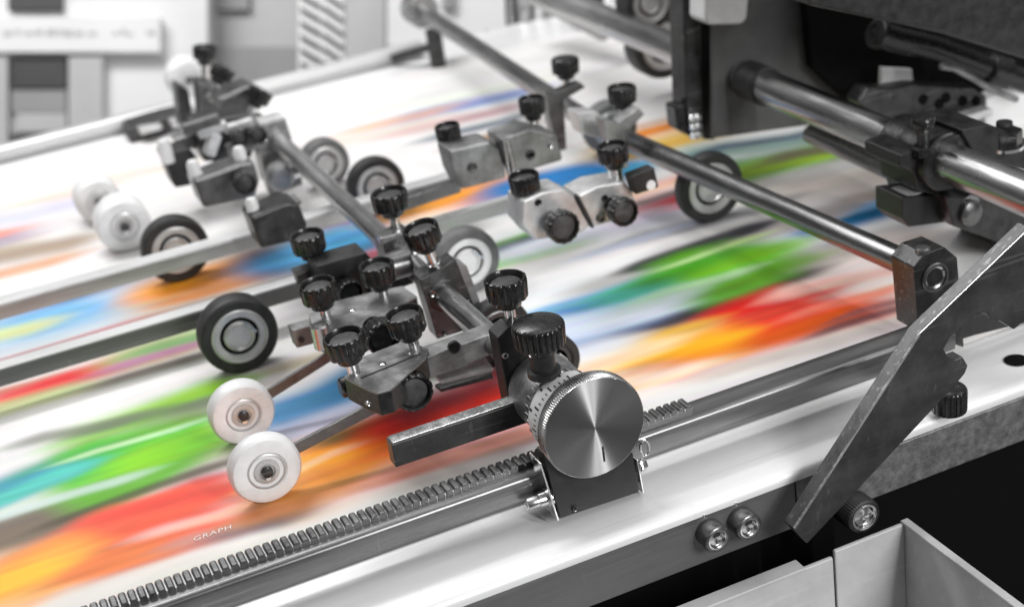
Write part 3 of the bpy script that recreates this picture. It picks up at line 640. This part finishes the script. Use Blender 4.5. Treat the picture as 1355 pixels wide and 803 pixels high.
# ------------------------------------------------------------------ long guide bars over the sheet
GG = 'long guide bars lying over the sheet'
def guide(name, label, xa, xb, y, z, h, d, m='guide', top='guidewhite'):
    t = thing(name, Vector(((xa + xb)/2, y, z - h/2)), label, 'guide bar', GG)
    G().box(Vector(((xa + xb)/2, y - .005 + d/2, z)), xb - xa, d, h).build('bar_body', m, t, bevel=.0006)
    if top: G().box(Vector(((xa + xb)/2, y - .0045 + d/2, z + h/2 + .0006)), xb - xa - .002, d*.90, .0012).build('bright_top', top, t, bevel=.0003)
    return t
guide('guide_bar', 'dark-sided guide bar running from the left edge behind the sharp black-tyred roller', -.25, .315, 1.186, .0295, .014, .016, 'guidedark')
guide('guide_bar', 'pale guide bar crossing in front of the blurred black roller', -.25, .445, 1.292, .0415, .013, .018, 'guide')
p = at(560, 303, z=.03); q = at(735, 262, z=.03)
guide('guide_bar', 'short bright guide bar between central clamp and the right-hand silver holder', p.x - .02, q.x, p.y, .030, .012, .010, 'guide')

# ------------------------------------------------------------------ cross rod 2
def rod(name, label, p0, p1, r, m='rodsteel', cat='rod', ch=0):
    t = thing(name, (p0 + p1)/2 - Z*r, label, cat)
    G().cyl(p0, p1, r, seg=40, ch=ch).build('rod_bar', m, t); return t
r2b0, r2b1 = at(800, 173, z=.065), at(1240, 366, z=.066)
t = rod('cross_rod', 'long grey cross rod ending in the octagonal block near the diagonal bracket', r2b0, r2b1, .0097, 'darkrod')
r2a0, r2a1 = at(556, 14, z=.07), at(765, 152, z=.066)
t = rod('cross_rod', 'blurred upper cross rod running from a round end cap down to the forked clamp', r2a0, r2a1, .0098)
d = (r2a1 - r2a0).normalized()
G().cyl(r2a0 - d*.02, r2a0 + d*.012, .021, seg=36, ch=.002).build('end_cap', 'guide', t)
c = at(576, 60, y=1.80); G().cyl(c - Z*.045, c + Z*.02, .010, seg=20).build('hanger', 'dark', t)
c = at(577, 114, y=1.80); G().lathe(c - Z*.012, Z, [(.0001, 0), (.013, .001), (.016, .006), (.016, .018), (.012, .023), (.0001, .024)], 28).build('foot_pad', 'plastic', t)
G().bar(at(520, 78, y=1.85), at(570, 62, y=1.80), .008, .010).build('stay', 'dark', t, bevel=.001)
# end block
t = thing('end_block', at(1240, 420, y=.81), 'dark eight-sided end block holding the rod, beside the diagonal bracket', 'block')
face([(1209, 354), (1223, 336), (1250, 327), (1267, 341), (1269, 366), (1276, 460), (1216, 440)], .7980, .026).build('block', 'dark', t, bevel=.0009)
c = at(1237, 367, y=.7980)
G().lathe(c + Y*.003, -Y, [(.0112, 0), (.0112, .0040), (.0104, .0048), (.0088, .0048), (.0084, .0030), (.0084, 0)], 40).build('rod_collar', 'gun', t)
G().lathe(c + Y*.002, -Y, [(.0001, .0004), (.0050, .0010), (.0083, .0028), (.0083, 0)], 36).build('rod_end', 'steel', t)
c = at(1221, 327, z=.095); G().lathe(c - Z*.004, Z, [(.0001, 0), (.0052, 0), (.0052, .003), (.0042, .0042), (.0001, .0042)], 24).build('bolt', 'gun', t)
# clamps on rod 2
GR = 'clamps along the right-hand cross rod'
t = clamp('rod_clamp', 'thin forked clamp plate joining the two right rods, with one knob above it', [(722, 121), (737, 123), (769, 110), (775, 116), (746, 133), (750, 198), (738, 201), (726, 150)], 1.305, .014, 'gun', ((748, 87), dict(y=1.335, axis=(Z + X*.05), stem=.012, rpx=19, cup=False, n=12)), GR, bevel=.0008)
t = clamp('rod_clamp', 'forked clamp plate with knob, right of the other forked plate', [(797, 159), (818, 162), (846, 143), (853, 152), (828, 176), (832, 222), (818, 226), (806, 196)], 1.180, .014, 'cast', ((823, 125), dict(y=1.21, axis=(Z + X*.04), stem=.016, rpx=19.5, n=12)), GR, bevel=.0008)
face([(762, 150), (790, 148), (812, 168), (806, 186), (770, 178)], 1.215, .02).build('wedge', 'castlight', t, bevel=.001)
# holder E
t = thing('roller_holder', at(660, 235, y=1.2), 'blurred silver twin block holder with two dark knobs, left of the forked clamp', 'roller holder', GH)
face([(593, 199), (648, 186), (662, 196), (672, 236), (612, 252), (601, 230)], 1.195, .030).build('left_block', 'cast', t, bevel=.003)
face([(662, 184), (700, 170), (738, 178), (746, 213), (684, 232), (668, 206)], 1.200, .034).build('right_block', 'cast', t, bevel=.003)
knob_px(t, 593, 176, y=1.225, axis=(Z - X*.05), stem=.012, rpx=17, n=12)
knob_px(t, 704, 140, y=1.235, axis=(Z + X*.03), stem=.016, rpx=18, n=12)
G().bar(at(530, 270, y=1.24), at(606, 245, y=1.24), .010, .012).build('bar_arm', 'gun', t, bevel=.001)
dot(t, 625, 222, 1.1948, .0045, 'dark'); dot(t, 702, 205, 1.1998, .0045, 'dark'); dot(t, 728, 192, 1.1998, .003)
G().bar(at(658, 186, y=1.196), at(676, 234, y=1.196), .003, .006, Y).build('gap_plate', 'darker', t)
# holder F
t = thing('roller_holder', at(760, 310, y=1.08), 'bright silver holder with two round side knobs and two upright knobs over blue print', 'roller holder', GH)
face([(692, 266), (718, 254), (744, 250), (760, 258), (782, 298), (770, 309), (709, 319), (690, 297)], 1.070, .032).build('left_block', 'castlight', t, bevel=.0022)
face([(764, 259), (790, 246), (826, 240), (838, 255), (846, 284), (786, 301)], 1.072, .030).build('right_block', 'castlight', t, bevel=.0022)
side_knob(t, 743, 299, 1.056, 23); side_knob(t, 823, 279, 1.056, 20)
knob_px(t, 694, 242, y=1.085, axis=(Z - X*.05), stem=.016, rpx=21, n=14, stemr=.006)
knob_px(t, 811, 203, y=1.085, axis=(Z - X*.02), stem=.024, rpx=21, n=14, stemr=.006)
c = at(675, 215, y=1.11); G().cyl(c - Z*.012, c + Z*.02, .0030, seg=16).build('pin', 'chrome', t)
dot(t, 712, 268, 1.0698, .003, 'dark'); dot(t, 800, 262, 1.0718, .003, 'dark'); dot(t, 795, 288, 1.0718, .0045, 'gun')
G().bar(at(762, 258, y=1.070), at(783, 300, y=1.070), .0022, .006, Y).build('gap_plate', 'darker', t)
cl = face([(834, 234), (866, 222), (872, 248), (842, 258)], 1.060, .012).build('end_clip', 'darker', t, bevel=.001)
c = at(861, 245, y=1.060); G().lathe(c, -Y, [(.0001, -.001), (.0042, -.001), (.0042, .0012), (.0001, .0012)], 20).build('pin_head', 'white', cl)

# ------------------------------------------------------------------ far cluster on rod 1
GF = 'blurred holders at the far end of the left rod'
t = thing('roller_holder', at(300, 280, y=1.37), 'blurred grey block holder with white pins, left of the far rod clamp', 'roller holder', GF)
face([(256, 240), (318, 217), (336, 214), (344, 240), (338, 262), (270, 276)], 1.370, .034).build('body', 'gun', t, bevel=.003)
for u, v in ((257, 226), (318, 208)):
    c = at(u, v, y=1.385); G().lathe(c - Z*.012, Z, [(.0001, 0), (.0062, 0), (.0062, .018), (.0045, .022), (.0001, .022)], 20).build('pin', 'white', t)
G().box(at(292, 222, y=1.39), .052, .022, .004).build('bright_top', 'castlight', t, bevel=.001)
side_knob(t, 323, 242, 1.345, 15, hgt=.014)
t = thing('roller_holder', at(370, 330, y=1.24), 'blurred dark box holder with one white pin above the blue print at left', 'roller holder', GF)
face([(331, 288), (380, 268), (396, 270), (408, 300), (398, 318), (346, 330)], 1.235, .034).build('body', 'dark', t, bevel=.003)
c = at(334, 274, y=1.25); G().lathe(c - Z*.012, Z, [(.0001, 0), (.0055, 0), (.0055, .016), (.004, .020), (.0001, .020)], 20).build('pin', 'white', t)
G().box(at(364, 271, y=1.255), .042, .022, .004).build('bright_top', 'cast', t, bevel=.001)
t = thing('roller_holder', at(235, 250, y=1.5), 'blurred black block with white pin at the left end of the far cluster', 'roller holder', GF)
face([(214, 205), (250, 195), (262, 210), (258, 245), (232, 250)], 1.500, .034).build('body', 'darker', t, bevel=.003)
c = at(219, 200, y=1.50); G().lathe(c - Z*.012, Z, [(.0001, 0), (.0070, 0), (.0070, .020), (.005, .024), (.0001, .024)], 20).build('pin', 'white', t)
face([(228, 186), (262, 174), (280, 190), (258, 200)], 1.53, .03).build('top_block', 'cast', t, bevel=.003)
t = thing('roller_holder', at(315, 160, y=1.6), 'blurred slanted grey holder with knobs leaning right, in front of the far rail', 'roller holder', GF)
face([(288, 131), (332, 113), (350, 122), (352, 140), (318, 160), (294, 156)], 1.600, .040).build('body', 'gun', t, bevel=.003)
G().box(at(312, 121, y=1.625), .046, .022, .006).build('bright_top', 'castlight', t, bevel=.001)
lean = (Z*.75 + X*.66).normalized()
knob_px(t, 343, 127, y=1.575, axis=lean, stem=.012, rpx=16.5, n=12)
knob_px(t, 294, 97, y=1.66, axis=lean, stem=.020, rpx=16.5, n=12)
knob_px(t, 271, 70, y=1.72, axis=(Z + X*.2), stem=.022, rpx=16, n=12)
face([(234, 112), (250, 120), (256, 160), (240, 170)], 1.70, .03).build('left_arm', 'dark', t, bevel=.002)
face([(262, 108), (284, 112), (292, 165), (268, 170)], 1.66, .03).build('right_arm', 'gun', t, bevel=.002)
t = thing('roller_holder', at(290, 210, y=1.45), 'blurred dark cluster of small levers between far rail and white-pinned block', 'roller holder', GF)
face([(258, 160), (330, 150), (345, 185), (330, 212), (270, 215)], 1.50, .035).build('body', 'dark', t, bevel=.003)
for (u0, v0, u1, v1, m_, w_) in ((262, 178, 300, 165, 'castlight', .010), (276, 205, 286, 176, 'castlight', .012), (296, 172, 335, 160, 'castlight', .009), (300, 200, 345, 186, 'cast', .012), (240, 172, 290, 156, 'gun', .012), (285, 220, 325, 196, 'darker', .010)):
    G().bar(at(u0, v0, y=1.475), at(u1, v1, y=1.475), w_, w_, Y).build('lever', m_, t, bevel=.002)
knob_px(t, 315, 182, y=1.46, axis=-Y, stem=.006, rpx=12, n=10)
knob_px(t, 340, 178, y=1.455, axis=-Y, stem=.006, rpx=12, n=10)
G().cyl(at(354, 248, y=1.44), at(395, 232, y=1.44), .010, seg=24).build('spindle', 'gun', t)
c = at(368, 232, y=1.42); G().lathe(c, -Y, [(.0001, 0), (.014, 0), (.014, .010), (.010, .014), (.0001, .014)], 28).build('round_nut', 'cast', t)
# carriage on far rail
t = thing('rail_carriage', at(200, 195, y=1.82), 'blurred dark carriage on the far rail at the left', 'machine part')
face([(172, 172), (225, 155), (262, 148), (270, 172), (205, 196), (172, 190)], 1.80, .05).build('body', 'dark', t, bevel=.004)
face([(225, 162), (262, 150), (266, 158), (230, 172)], 1.785, .02).build('pale_top', 'castlight', t, bevel=.002)
face([(185, 172), (215, 166), (215, 172), (187, 180)], 1.785, .02).build('light_plate', 'castlight', t, bevel=.002)
G().box(at(210, 205, y=1.78), .09, .05, .018).build('shoe', 'darker', t, bevel=.003)
# far rail
xl, xrr = at(-120, 255, y=1.87).x, at(556, 72, y=1.87).x
t = thing('far_rail', Vector((.3, 1.87, 0)), 'blurred pale rail along the far side of the feed table', 'rail')
za_ = at(450, 101, y=1.87).z
G().box(Vector(((xl + xrr)/2, 1.87, za_)), xrr - xl, .022, .036).build('rail_body', 'palebar', t, bevel=.002)
G().cyl(Vector((xl, 1.862, za_ + .010)), Vector((xrr, 1.862, za_ + .014)), .0095, seg=24).build('upper_tube', 'palebar', t)
G().box(Vector(((xl + xrr)/2, 1.885, za_ - .022)), xrr - xl, .05, .012).build('rail_foot', 'palebar', t, bevel=.002)

# ------------------------------------------------------------------ thick rod 3 and its clamp
p0, p1 = Vector((.7062, .72, .10)), Vector((.7062, 1.66, .10))
t = rod('thick_rod', 'thick shiny steel rod crossing the upper right of the machine', p0, p1, .0155, 'bigrod')
c = Vector((.7062, 1.165, .10)); G().cyl(c - Y*.003, c + Y*.03, .0180, seg=40, ch=.001).build('collar', 'darker', t)
t = rod('thin_rod', 'thinner bright rod running just below the thick rod', Vector((.722, .90, .062)), Vector((.722, 1.12, .062)), .0085, 'rodsteel')
t = thing('pivot_clamp', at(1230, 290, y=.93), 'black pivot clamp with upright screw hanging on the thick rod at right', 'clamp')
c = Vector((.7062, .905, .10)); G().cyl(c, c + Y*.062, .0235, seg=40, ch=.0015).build('hub', 'dark', t)
face([(1190, 205), (1216, 196), (1262, 204), (1268, 240), (1248, 262), (1212, 252), (1209, 230), (1190, 221)], .9150, .045).build('body', 'darker', t, bevel=.0015)
face([(1194, 262), (1251, 256), (1257, 294), (1203, 301), (1194, 290)], .9150, .035).build('lower_block', 'darker', t, bevel=.0012)
G().box(at(1222, 259, y=.915) + Vector((0, .014, .0015)), .026, .022, .0016).build('bright_plate', 'castlight', t, bevel=.0003)
c = at(1222, 203, y=.912); G().cyl(c, c + Z*.024, .0048, seg=24).build('screw', 'dark', t)
G().lathe(c + Z*.022, Z, [(.0001, 0), (.0088, 0), (.0092, .002), (.0092, .006), (.0080, .0075), (.0001, .0075)], 24, lambda th, k: 1 - .05*(math.cos(th*8) > .3)).build('screw_head', 'plastic', t)
G().lathe(c - Z*.001, Z, [(.0001, 0), (.0095, 0), (.0095, .006), (.0080, .0075), (.0001, .0075)], 6).build('nut', 'plastic', t)
c = at(1222, 248, y=.94); G().cyl(c - Z*.012, c + Z*.012, .0085, seg=24).build('neck', 'dark', t)
face([(1272, 172), (1310, 165), (1360, 185), (1360, 226), (1290, 205)], .90, .05).build('rear_block', 'darker', t, bevel=.0015)
c = at(1331, 190, y=.905); G().lathe(c - Z*.001, Z, [(.0001, 0), (.0125, 0), (.0125, .011), (.0115, .0125), (.0001, .0125)], 6).build('bolt', 'plastic', t)
G().lathe(c - Z*.0035, Z, [(.0001, 0), (.0138, 0), (.0138, .0024), (.0001, .0024)], 32).build('washer', 'chrome', t)
c = at(1329, 163, y=.905); G().lathe(c - Z*.001, Z, [(.0001, 0), (.0065, 0), (.0062, .002), (.003, .0025), (.0001, .002)], 20).build('bolt_tip', 'dark', t)
G().bar(at(1245, 180, y=.955), at(1292, 172, y=.955), .012, .014, Y).build('lever', 'gun', t, bevel=.001)
G().bar(at(1252, 168, y=.97), at(1290, 180, y=.93), .006, .008, Y).build('lever', 'castlight', t, bevel=.001)
face([(1250, 258), (1300, 262), (1360, 285), (1360, 345), (1320, 320), (1262, 300)], .90, .08).build('skirt', 'dark', t, bevel=.002)
c = at(1283, 282, y=.90); G().lathe(c + Y*.001, -Y, [(.0001, 0), (.010, 0), (.010, .004), (.007, .006), (.0001, .006)], 28).build('round_nut', 'gun', t)

# ------------------------------------------------------------------ diagonal bracket
YB = .7150
def arc(cu, cv, r, a0, a1, n=10): return [(cu + r*math.cos(math.radians(a0 + (a1 - a0)*k/n)), cv + r*math.sin(math.radians(a0 + (a1 - a0)*k/n))) for k in range(n + 1)]
out = [(1049, 699), (1216, 440), (1362, 300), (1385, 330), (1385, 400), (1342, 436), (1325, 425)] + arc(1300, 424, 11, -10, -150, 6) + [(1278, 428), (1258, 446), (1249, 462), (1254, 471), (1264, 476), (1274, 472), (1281, 484), (1277, 494), (1264, 510), (1103, 682), (1068, 719)]
t = thing('diagonal_bracket', at(1068, 720, y=YB), 'scuffed dark steel bracket slanting down across the right side of the machine', 'bracket')
face(out, YB, .0105).build('plate', 'bracket', t, bevel=.0007)
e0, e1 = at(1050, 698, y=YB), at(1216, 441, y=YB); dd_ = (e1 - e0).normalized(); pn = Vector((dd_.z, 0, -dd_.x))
G().bar(e0 + pn*.0007, e1 + pn*.0007, .0018, .0010, Y).build('worn_edge_highlight', 'edgebright', t, bevel=.0003)  # highlight on the worn chamfer, put in as a bright metal strip
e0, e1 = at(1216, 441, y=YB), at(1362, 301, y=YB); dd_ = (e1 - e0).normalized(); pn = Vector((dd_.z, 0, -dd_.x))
G().bar(e0 + pn*.0004, e1 + pn*.0004, .0008, .0010, Y).build('worn_edge_highlight', 'edgebright', t, bevel=.0002)  # upper edge highlight, likewise built as a thin bright strip
# ------------------------------------------------------------------ bolts in the table edge
GBt = 'socket screws in the table edge'
def cap(u, v, y, rpx, L, label, back=True, knurled=False):
    c = at(u, v, y=y); r = rpx*mmpx(c)
    t = thing('cap_screw', Vector((c.x, c.y + L/2, c.z - r)), label, 'screw', GBt)
    def kf(th, k): return 1 - .05*(.5 + .5*math.cos(th*40)) if (knurled and 2 <= k <= 3) else 1
    G().lathe(c, Y, [(r*.62, .002), (r*.66, -.0004), (r*.92, 0), (r, .0012), (r, L), (.0001, L)], 160 if knurled else 64, kf).build('head', 'gun' if not knurled else 'darker', t, sharp=50)
    G().lathe(c + Y*.0002, -Y, [(r*.50, -.003), (r*.74, -.0004), (r*.74, .0006), (r*.64, .0008), (r*.60, -.0002), (r*.56, -.003)], 48).build('bright_ring', 'chrome', t)
    G().lathe(c + Y*.0022, -Y, [(.0001, 0), (r*.60, 0), (r*.60, .0012), (r*.30, .0022), (.0001, .0008)], 6).build('socket', 'chrome', t)
    if back:
        G().lathe(c + Y*L, -Y, [(.0001, 0), (r*1.22, 0), (r*1.22, .0014), (r*1.12, .0022), (.0001, .0022)], 48).build('washer', 'gun', t)
        p = c + Y*(L - .0035) + Vector((-.0022, 0, r*1.28)); G().lathe(p, Z, [(.0001, 0), (.0012, 0), (.0012, .002), (.0001, .002)], 12).build('pip', 'chrome', t)
    return t
cap(950, 714, .7335, 19.5, .0155, 'left one of the two close-set socket screws in the dark table edge')
cap(992, 698, .7335, 19.5, .0155, 'right one of the two close-set socket screws in the dark table edge')
cap(1144, 684, .7300, 25.5, .0190, 'larger knurled socket screw at the foot of the diagonal bracket', back=False, knurled=True)
# thumb screw on the bed
c = at(1256, 528, z=.010)
t = thing('thumb_screw', Vector((c.x, c.y, 0)), 'black fluted thumb screw standing on the table behind the diagonal bracket', 'knob')
add_knob(t, c, Z, r=24*mmpx(c), stem=.0, cup=False, n=20, hgt=.018, collar=False)
# black strip right of the bracket
t = face([(1262, 430), (1290, 418), (1420, 385), (1420, 412), (1290, 444), (1264, 452)], .800, .012).build('black_strip', 'darker', None, bevel=.001)
tag(t, 'black strip lying behind the diagonal bracket at the right edge', 'strip')

# ------------------------------------------------------------------ bin
zr = -.060
cc = at(1197, 693, z=zr); xb0 = at(1111, 737, z=zr).x; xb1 = at(1058, 741, z=zr).x
t = thing('grey_bin', Vector((cc.x - .1, cc.y - .1, zr - .16)), 'light grey plastic tray under the table edge at the lower right corner', 'tray')
th = .0035
G().box(Vector(((xb0 + cc.x)/2 + .0006, cc.y + th/2, zr - .08)), cc.x - xb0 - .0012, th, .16).build('back_wall', 'bin', t, bevel=.0012)
G().box(Vector((xb0 - .16 - .0008, cc.y + th/2 - .0008, zr - .0835)), .32, th, .16).build('back_panel', 'bin', t, bevel=.0012)
G().box(Vector((xb1 - .16, cc.y + th/2 + .002, zr - .0030)), .32, .012, .0026).build('back_lip', 'bin', t, bevel=.0008)
G().box(Vector((cc.x + th/2, cc.y - .16, zr - .08)), th, .32 + th*2, .16).build('side_wall', 'bin', t, bevel=.0012)
G().box(Vector((cc.x + .0018, cc.y - .16 + .0035, zr + .0005)), .0062, .32, .0024).build('side_lip', 'bin', t, bevel=.0009)
G().box(Vector((cc.x - .16, cc.y - .16, zr - .161)), .34, .34, .003).build('bottom', 'bin', t)

# ------------------------------------------------------------------ upper right machine parts
t = thing('post', at(925, 186, y=1.32), 'blurred dark upright post of two columns with a bright screw at its foot', 'post')
face([(903, -60), (926, -60), (931, 183), (910, 181)], 1.225, .030).build('left_column', 'dark', t, bevel=.003)
face([(927, -60), (950, -60), (949, 186), (932, 186)], 1.231, .030).build('right_column', 'darker', t, bevel=.003)
face([(893, 142), (907, 138), (911, 180), (896, 172)], 1.223, .02).build('side_block', 'plastic', t, bevel=.002)
c = at(921, 183, y=1.218)
for k in range(3): G().lathe(c + Z*(.0088*k), Z, [(.0001, 0), (.0062, .001), (.0062, .005), (.0045, .007), (.0001, .007)], 20).build('screw', 'chrome' , t)
t = face([(935, -60), (997, -60), (989, 26), (982, 33), (938, 34), (933, 28)], 1.190, .03).build('white_box', 'white', None, bevel=.003)
tag(t, 'blurred white plastic box hanging at the top beside the dark post', 'box')
t = thing('side_panel', at(1040, 170, y=1.2), 'blurred dark grey machine panel from which the thick rod comes out', 'panel')
face([(943, -80), (1180, -80), (1180, 150), (1060, 168), (943, 184)], 1.205, .006).build('panel', 'panelgrey', t, bevel=.002)
face([(1058, -80), (1420, -80), (1420, 200), (1300, 190), (1140, 150), (1075, 90)], 1.185, .012).build('dark_cover', 'void', t, bevel=.001)
t = thing('hood', at(1250, 60, y=1.0), 'large black hood across the top right corner', 'cover')
face([(1052, -60), (1420, -60), (1420, 92), (1355, 78), (1250, 46), (1140, 22), (1072, 8)], 1.000, .08).build('hood_plate', 'darker', t, bevel=.003)
pts = [at(u, v, y=1.11) for u, v in ((1158, 44), (1185, 52), (1230, 62), (1275, 78), (1310, 92), (1370, 112))]
t = thing('pipe', pts[2], 'shiny black pipe running below the black hood', 'pipe')
G().tube(pts, .0115, 24).build('tube', 'plastic', t, sharp=60)
c = pts[0]; d = (pts[1] - pts[0]).normalized(); G().cyl(c, c + d*.008, .0135, seg=28, ch=.001).build('collar', 'dark', t)
c = pts[4]; G().cyl(c - d*.006, c + d*.02, .0155, seg=28, ch=.002).build('joint', 'plastic', t)
pts = [at(u, v, y=1.08) for u, v in ((1245, 88), (1262, 90), (1285, 102), (1310, 118), (1345, 132))]
t = tag(G().tube(pts, [.0030, .0034, .0034, .003, .003], 14).build('cable', 'cast'), 'thin grey cable bending below the black pipe', 'cable')
t = thing('drilled_plate', at(1220, 165, y=1.13), 'blurred grey plate with a row of dark holes behind the thick rod', 'plate')
face([(1135, 135), (1148, 116), (1180, 117), (1210, 112), (1290, 116), (1306, 128), (1304, 158), (1288, 172), (1160, 160)], 1.120, .020).build('plate', 'dark', t, bevel=.002)
for u, v in ((1222, 132), (1243, 138), (1252, 130), (1274, 134), (1292, 134)):
    c = at(u, v, y=1.1195); G().lathe(c + Y*.001, -Y, [(.0001, 0), (.0050, 0), (.0050, .0016), (.0001, .0016)], 20).build('hole', 'void', t)
G().box(at(1255, 162, y=1.105), .09, .016, .008).build('ledge', 'castlight', t, bevel=.002)
t = tag(face([(1168, 90), (1207, 92), (1209, 116), (1167, 116)], 1.150, .006).build('white_label', 'cabinet', None, bevel=.0006), 'small blank white label on the dark cover', 'label')
t = tag(face([(1306, 132), (1330, 122), (1420, 135), (1420, 180), (1304, 172)], 1.140, .02).build('white_guard', 'cabinet', None, bevel=.002), 'blurred white guard piece at the right edge under the pipe', 'guard')

# ------------------------------------------------------------------ background: cabinet, grille, pipes (room axes)
def rbox(u0, v0, u1, v1, d, thick, parent, name, m, bevel=.003):
    a = at(u0, v0, d=d); b = at(u1, v1, d=d); c = (a + b)/2 + FWD*(thick/2)
    return G().box(c, abs((b - a).dot(RIGHT)), thick, abs((b - a).dot(UP)), (RIGHT, FWD, UP)).build(name, m, parent, bevel=bevel)
t = thing('cabinet', at(140, 240, d=3.2), 'blurred white cabinet with dark openings and a faint line of lettering at upper left', 'cabinet')
rbox(-400, -300, 275, 330, 3.20, .5, t, 'body', 'cabinet')
b = rbox(-300, 22, 212, 70, 3.16, .03, t, 'white_band', 'cabinet')
g = G(); uu = 4
while uu < 205:
    w = random.uniform(5, 14)
    if random.random() < .8:
        a = at(uu + w/2, 44 + random.uniform(-2, 2), d=3.1585); g.box(a, w*.0014, .002, random.uniform(4, 9)*.0014, (RIGHT, FWD, UP))
    uu += w + random.uniform(1, 6)
g.build('faint_lettering', 'cabgrey', b)
rbox(10, -40, 82, 15, 3.18, .015, t, 'opening', 'cabdark'); rbox(14, 75, 88, 118, 3.18, .015, t, 'opening', 'cabdark')
rbox(14, 119, 88, 150, 3.185, .01, t, 'shelf_panel', 'cabmid'); rbox(20, 150, 88, 176, 3.185, .01, t, 'shelf_panel', 'cabgrey'); rbox(14, 177, 88, 205, 3.18, .015, t, 'opening', 'cabdark')
rbox(90, 75, 136, 260, 3.17, .02, t, 'door_panel', 'cabgrey'); rbox(-60, 75, 10, 260, 3.17, .02, t, 'door_panel', 'cabgrey')
t = thing('grey_cupboard', at(335, 160, d=3.4), 'blurred mid-grey cupboard between the white cabinet and the striped grille', 'cupboard')
rbox(276, -200, 396, 240, 3.30, .3, t, 'body', 'cabgrey'); rbox(276, 62, 396, 240, 3.28, .015, t, 'lower_panel', 'cabmid'); rbox(276, -200, 330, 14, 3.28, .015, t, 'upper_panel', 'cabmid')
t = thing('striped_grille', at(425, 150, d=2.6), 'blurred pale grille with slanting dark slots at the top', 'grille')
rbox(394, -80, 456, 175, 2.60, .02, t, 'panel', 'cabinet')
g = G()
for k in range(14):
    v = -60 + k*18; a = at(398, v, d=2.597); b = at(424, v + 15, d=2.597); g.bar(a, b, .010, .004, UP)
    a = at(428, v - 2, d=2.597); b = at(454, v + 16, d=2.597); g.bar(a, b, .010, .004, UP)
g.build('slots', 'ink', t)
t = thing('pale_panel', at(580, 60, d=2.9), 'blurred pale machine panels behind the upper cross rod', 'panel')
rbox(456, -120, 510, 200, 3.0, .2, t, 'grey_panel', 'cabgrey'); rbox(512, -120, 720, 130, 2.9, .2, t, 'white_panel', 'cabinet'); rbox(585, -30, 600, 12, 2.88, .02, t, 'catch', 'cabmid')
rbox(512, 60, 640, 110, 2.86, .03, t, 'lower_panel', 'cabgrey')
t = thing('pipe_bundle', at(730, 90, d=2.1), 'blurred bundle of upright grey pipes behind the forked clamp', 'pipes')
for (u, w, m_, v1) in ((678, 10, 'dark', 88), (695, 13, 'guide', 84), (716, 11, 'castlight', 80), (738, 13, 'guide', 78), (758, 12, 'castlight', 80), (780, 12, 'cabdark', 76), (802, 14, 'cabinet', 82)):
    a, b = at(u - 4, -80, d=2.1 + random.uniform(0, .1)), at(u + 3, v1, d=2.1)
    G().cyl(a, b, w*.0010, seg=20).build('pipe', m_, t)
rbox(640, 40, 690, 62, 2.2, .03, t, 'valve', 'dark'); rbox(735, 66, 790, 88, 2.05, .03, t, 'base_block', 'cabdark'); rbox(780, 5, 840, 60, 2.2, .04, t, 'light_block', 'cabinet')
rbox(600, 82, 660, 100, 2.15, .03, t, 'foot', 'dark')
rbox(830, -60, 905, 40, 2.3, .04, t, 'rear_panel', 'cabgrey'); rbox(745, -40, 800, 14, 2.0, .04, t, 'head_block', 'dark')
G().cyl(at(700, -12, d=1.95), at(800, 40, d=1.85), .014, seg=24).build('slanting_pipe', 'guide', t)

# ------------------------------------------------------------------ camera
cam = bpy.data.cameras.new('camera'); co = bpy.data.objects.new('camera', cam); COL.objects.link(co)
cam.sensor_width = 36; cam.lens = F/1355*36; cam.clip_start = .02; cam.clip_end = 60
R = Matrix((RIGHT, UP, -FWD)).transposed(); co.matrix_world = Matrix.Translation(EYE) @ R.to_4x4()
cam.dof.use_dof = True; cam.dof.focus_distance = .985; cam.dof.aperture_fstop = 6.0; cam.dof.aperture_blades = 0
SC.camera = co

# ------------------------------------------------------------------ light
w = bpy.data.worlds.new('World'); SC.world = w; w.use_nodes = True; n = w.node_tree.nodes; l = w.node_tree.links
bg = n['Background']; tc = n.new('ShaderNodeTexCoord'); sp = n.new('ShaderNodeSeparateXYZ'); rp = n.new('ShaderNodeValToRGB')
l.new(tc.outputs['Generated'], sp.inputs[0]); l.new(sp.outputs['Z'], rp.inputs[0]); l.new(rp.outputs[0], bg.inputs['Color'])
rp.color_ramp.elements[0].color = (.10, .10, .10, 1); rp.color_ramp.elements[1].color = (.9, .9, .9, 1); rp.color_ramp.elements[1].position = .8
bg.inputs['Strength'].default_value = .35
def area(name, loc, tgt, sx, sy, power):
    la = bpy.data.lights.new(name, 'AREA'); la.shape = 'RECTANGLE'; la.size = sx; la.size_y = sy; la.energy = power
    o = bpy.data.objects.new(name, la); COL.objects.link(o); o.location = loc
    o.rotation_euler = (Vector(tgt) - Vector(loc)).to_track_quat('-Z', 'Y').to_euler(); return o
area('key_lamp', (.1, 2.0, 1.5), (.35, 1.05, 0), 1.3, .6, 10)
area('top_lamp', (.42, 1.0, 1.6), (.35, 1.0, 0), .6, 1.2, 4.5)
area('side_lamp', (1.6, .4, 1.3), (.5, 1.0, 0), .5, .9, 5)
area('dial_cone_light', (.78, -1.0, .95), (.4, .9, 0), .045, .8, 20)  # added lamp, kept narrow to throw bright cones on the dial
area('dial_cone_light', (1.22, -.95, .95), (.4, .9, 0), .045, .8, 15)  # second added lamp, for another pair of cones on the dial
area('room_lamp', (-.3, 2.3, 1.9), (-.2, 3.6, -.3), 1.5, .5, 50)

SC.render.engine = 'CYCLES'
SC.view_settings.view_transform = 'Standard'; SC.view_settings.look = 'None'; SC.view_settings.exposure = 0; SC.view_settings.gamma = 1
SC.render.resolution_x = 1024; SC.render.resolution_y = 606
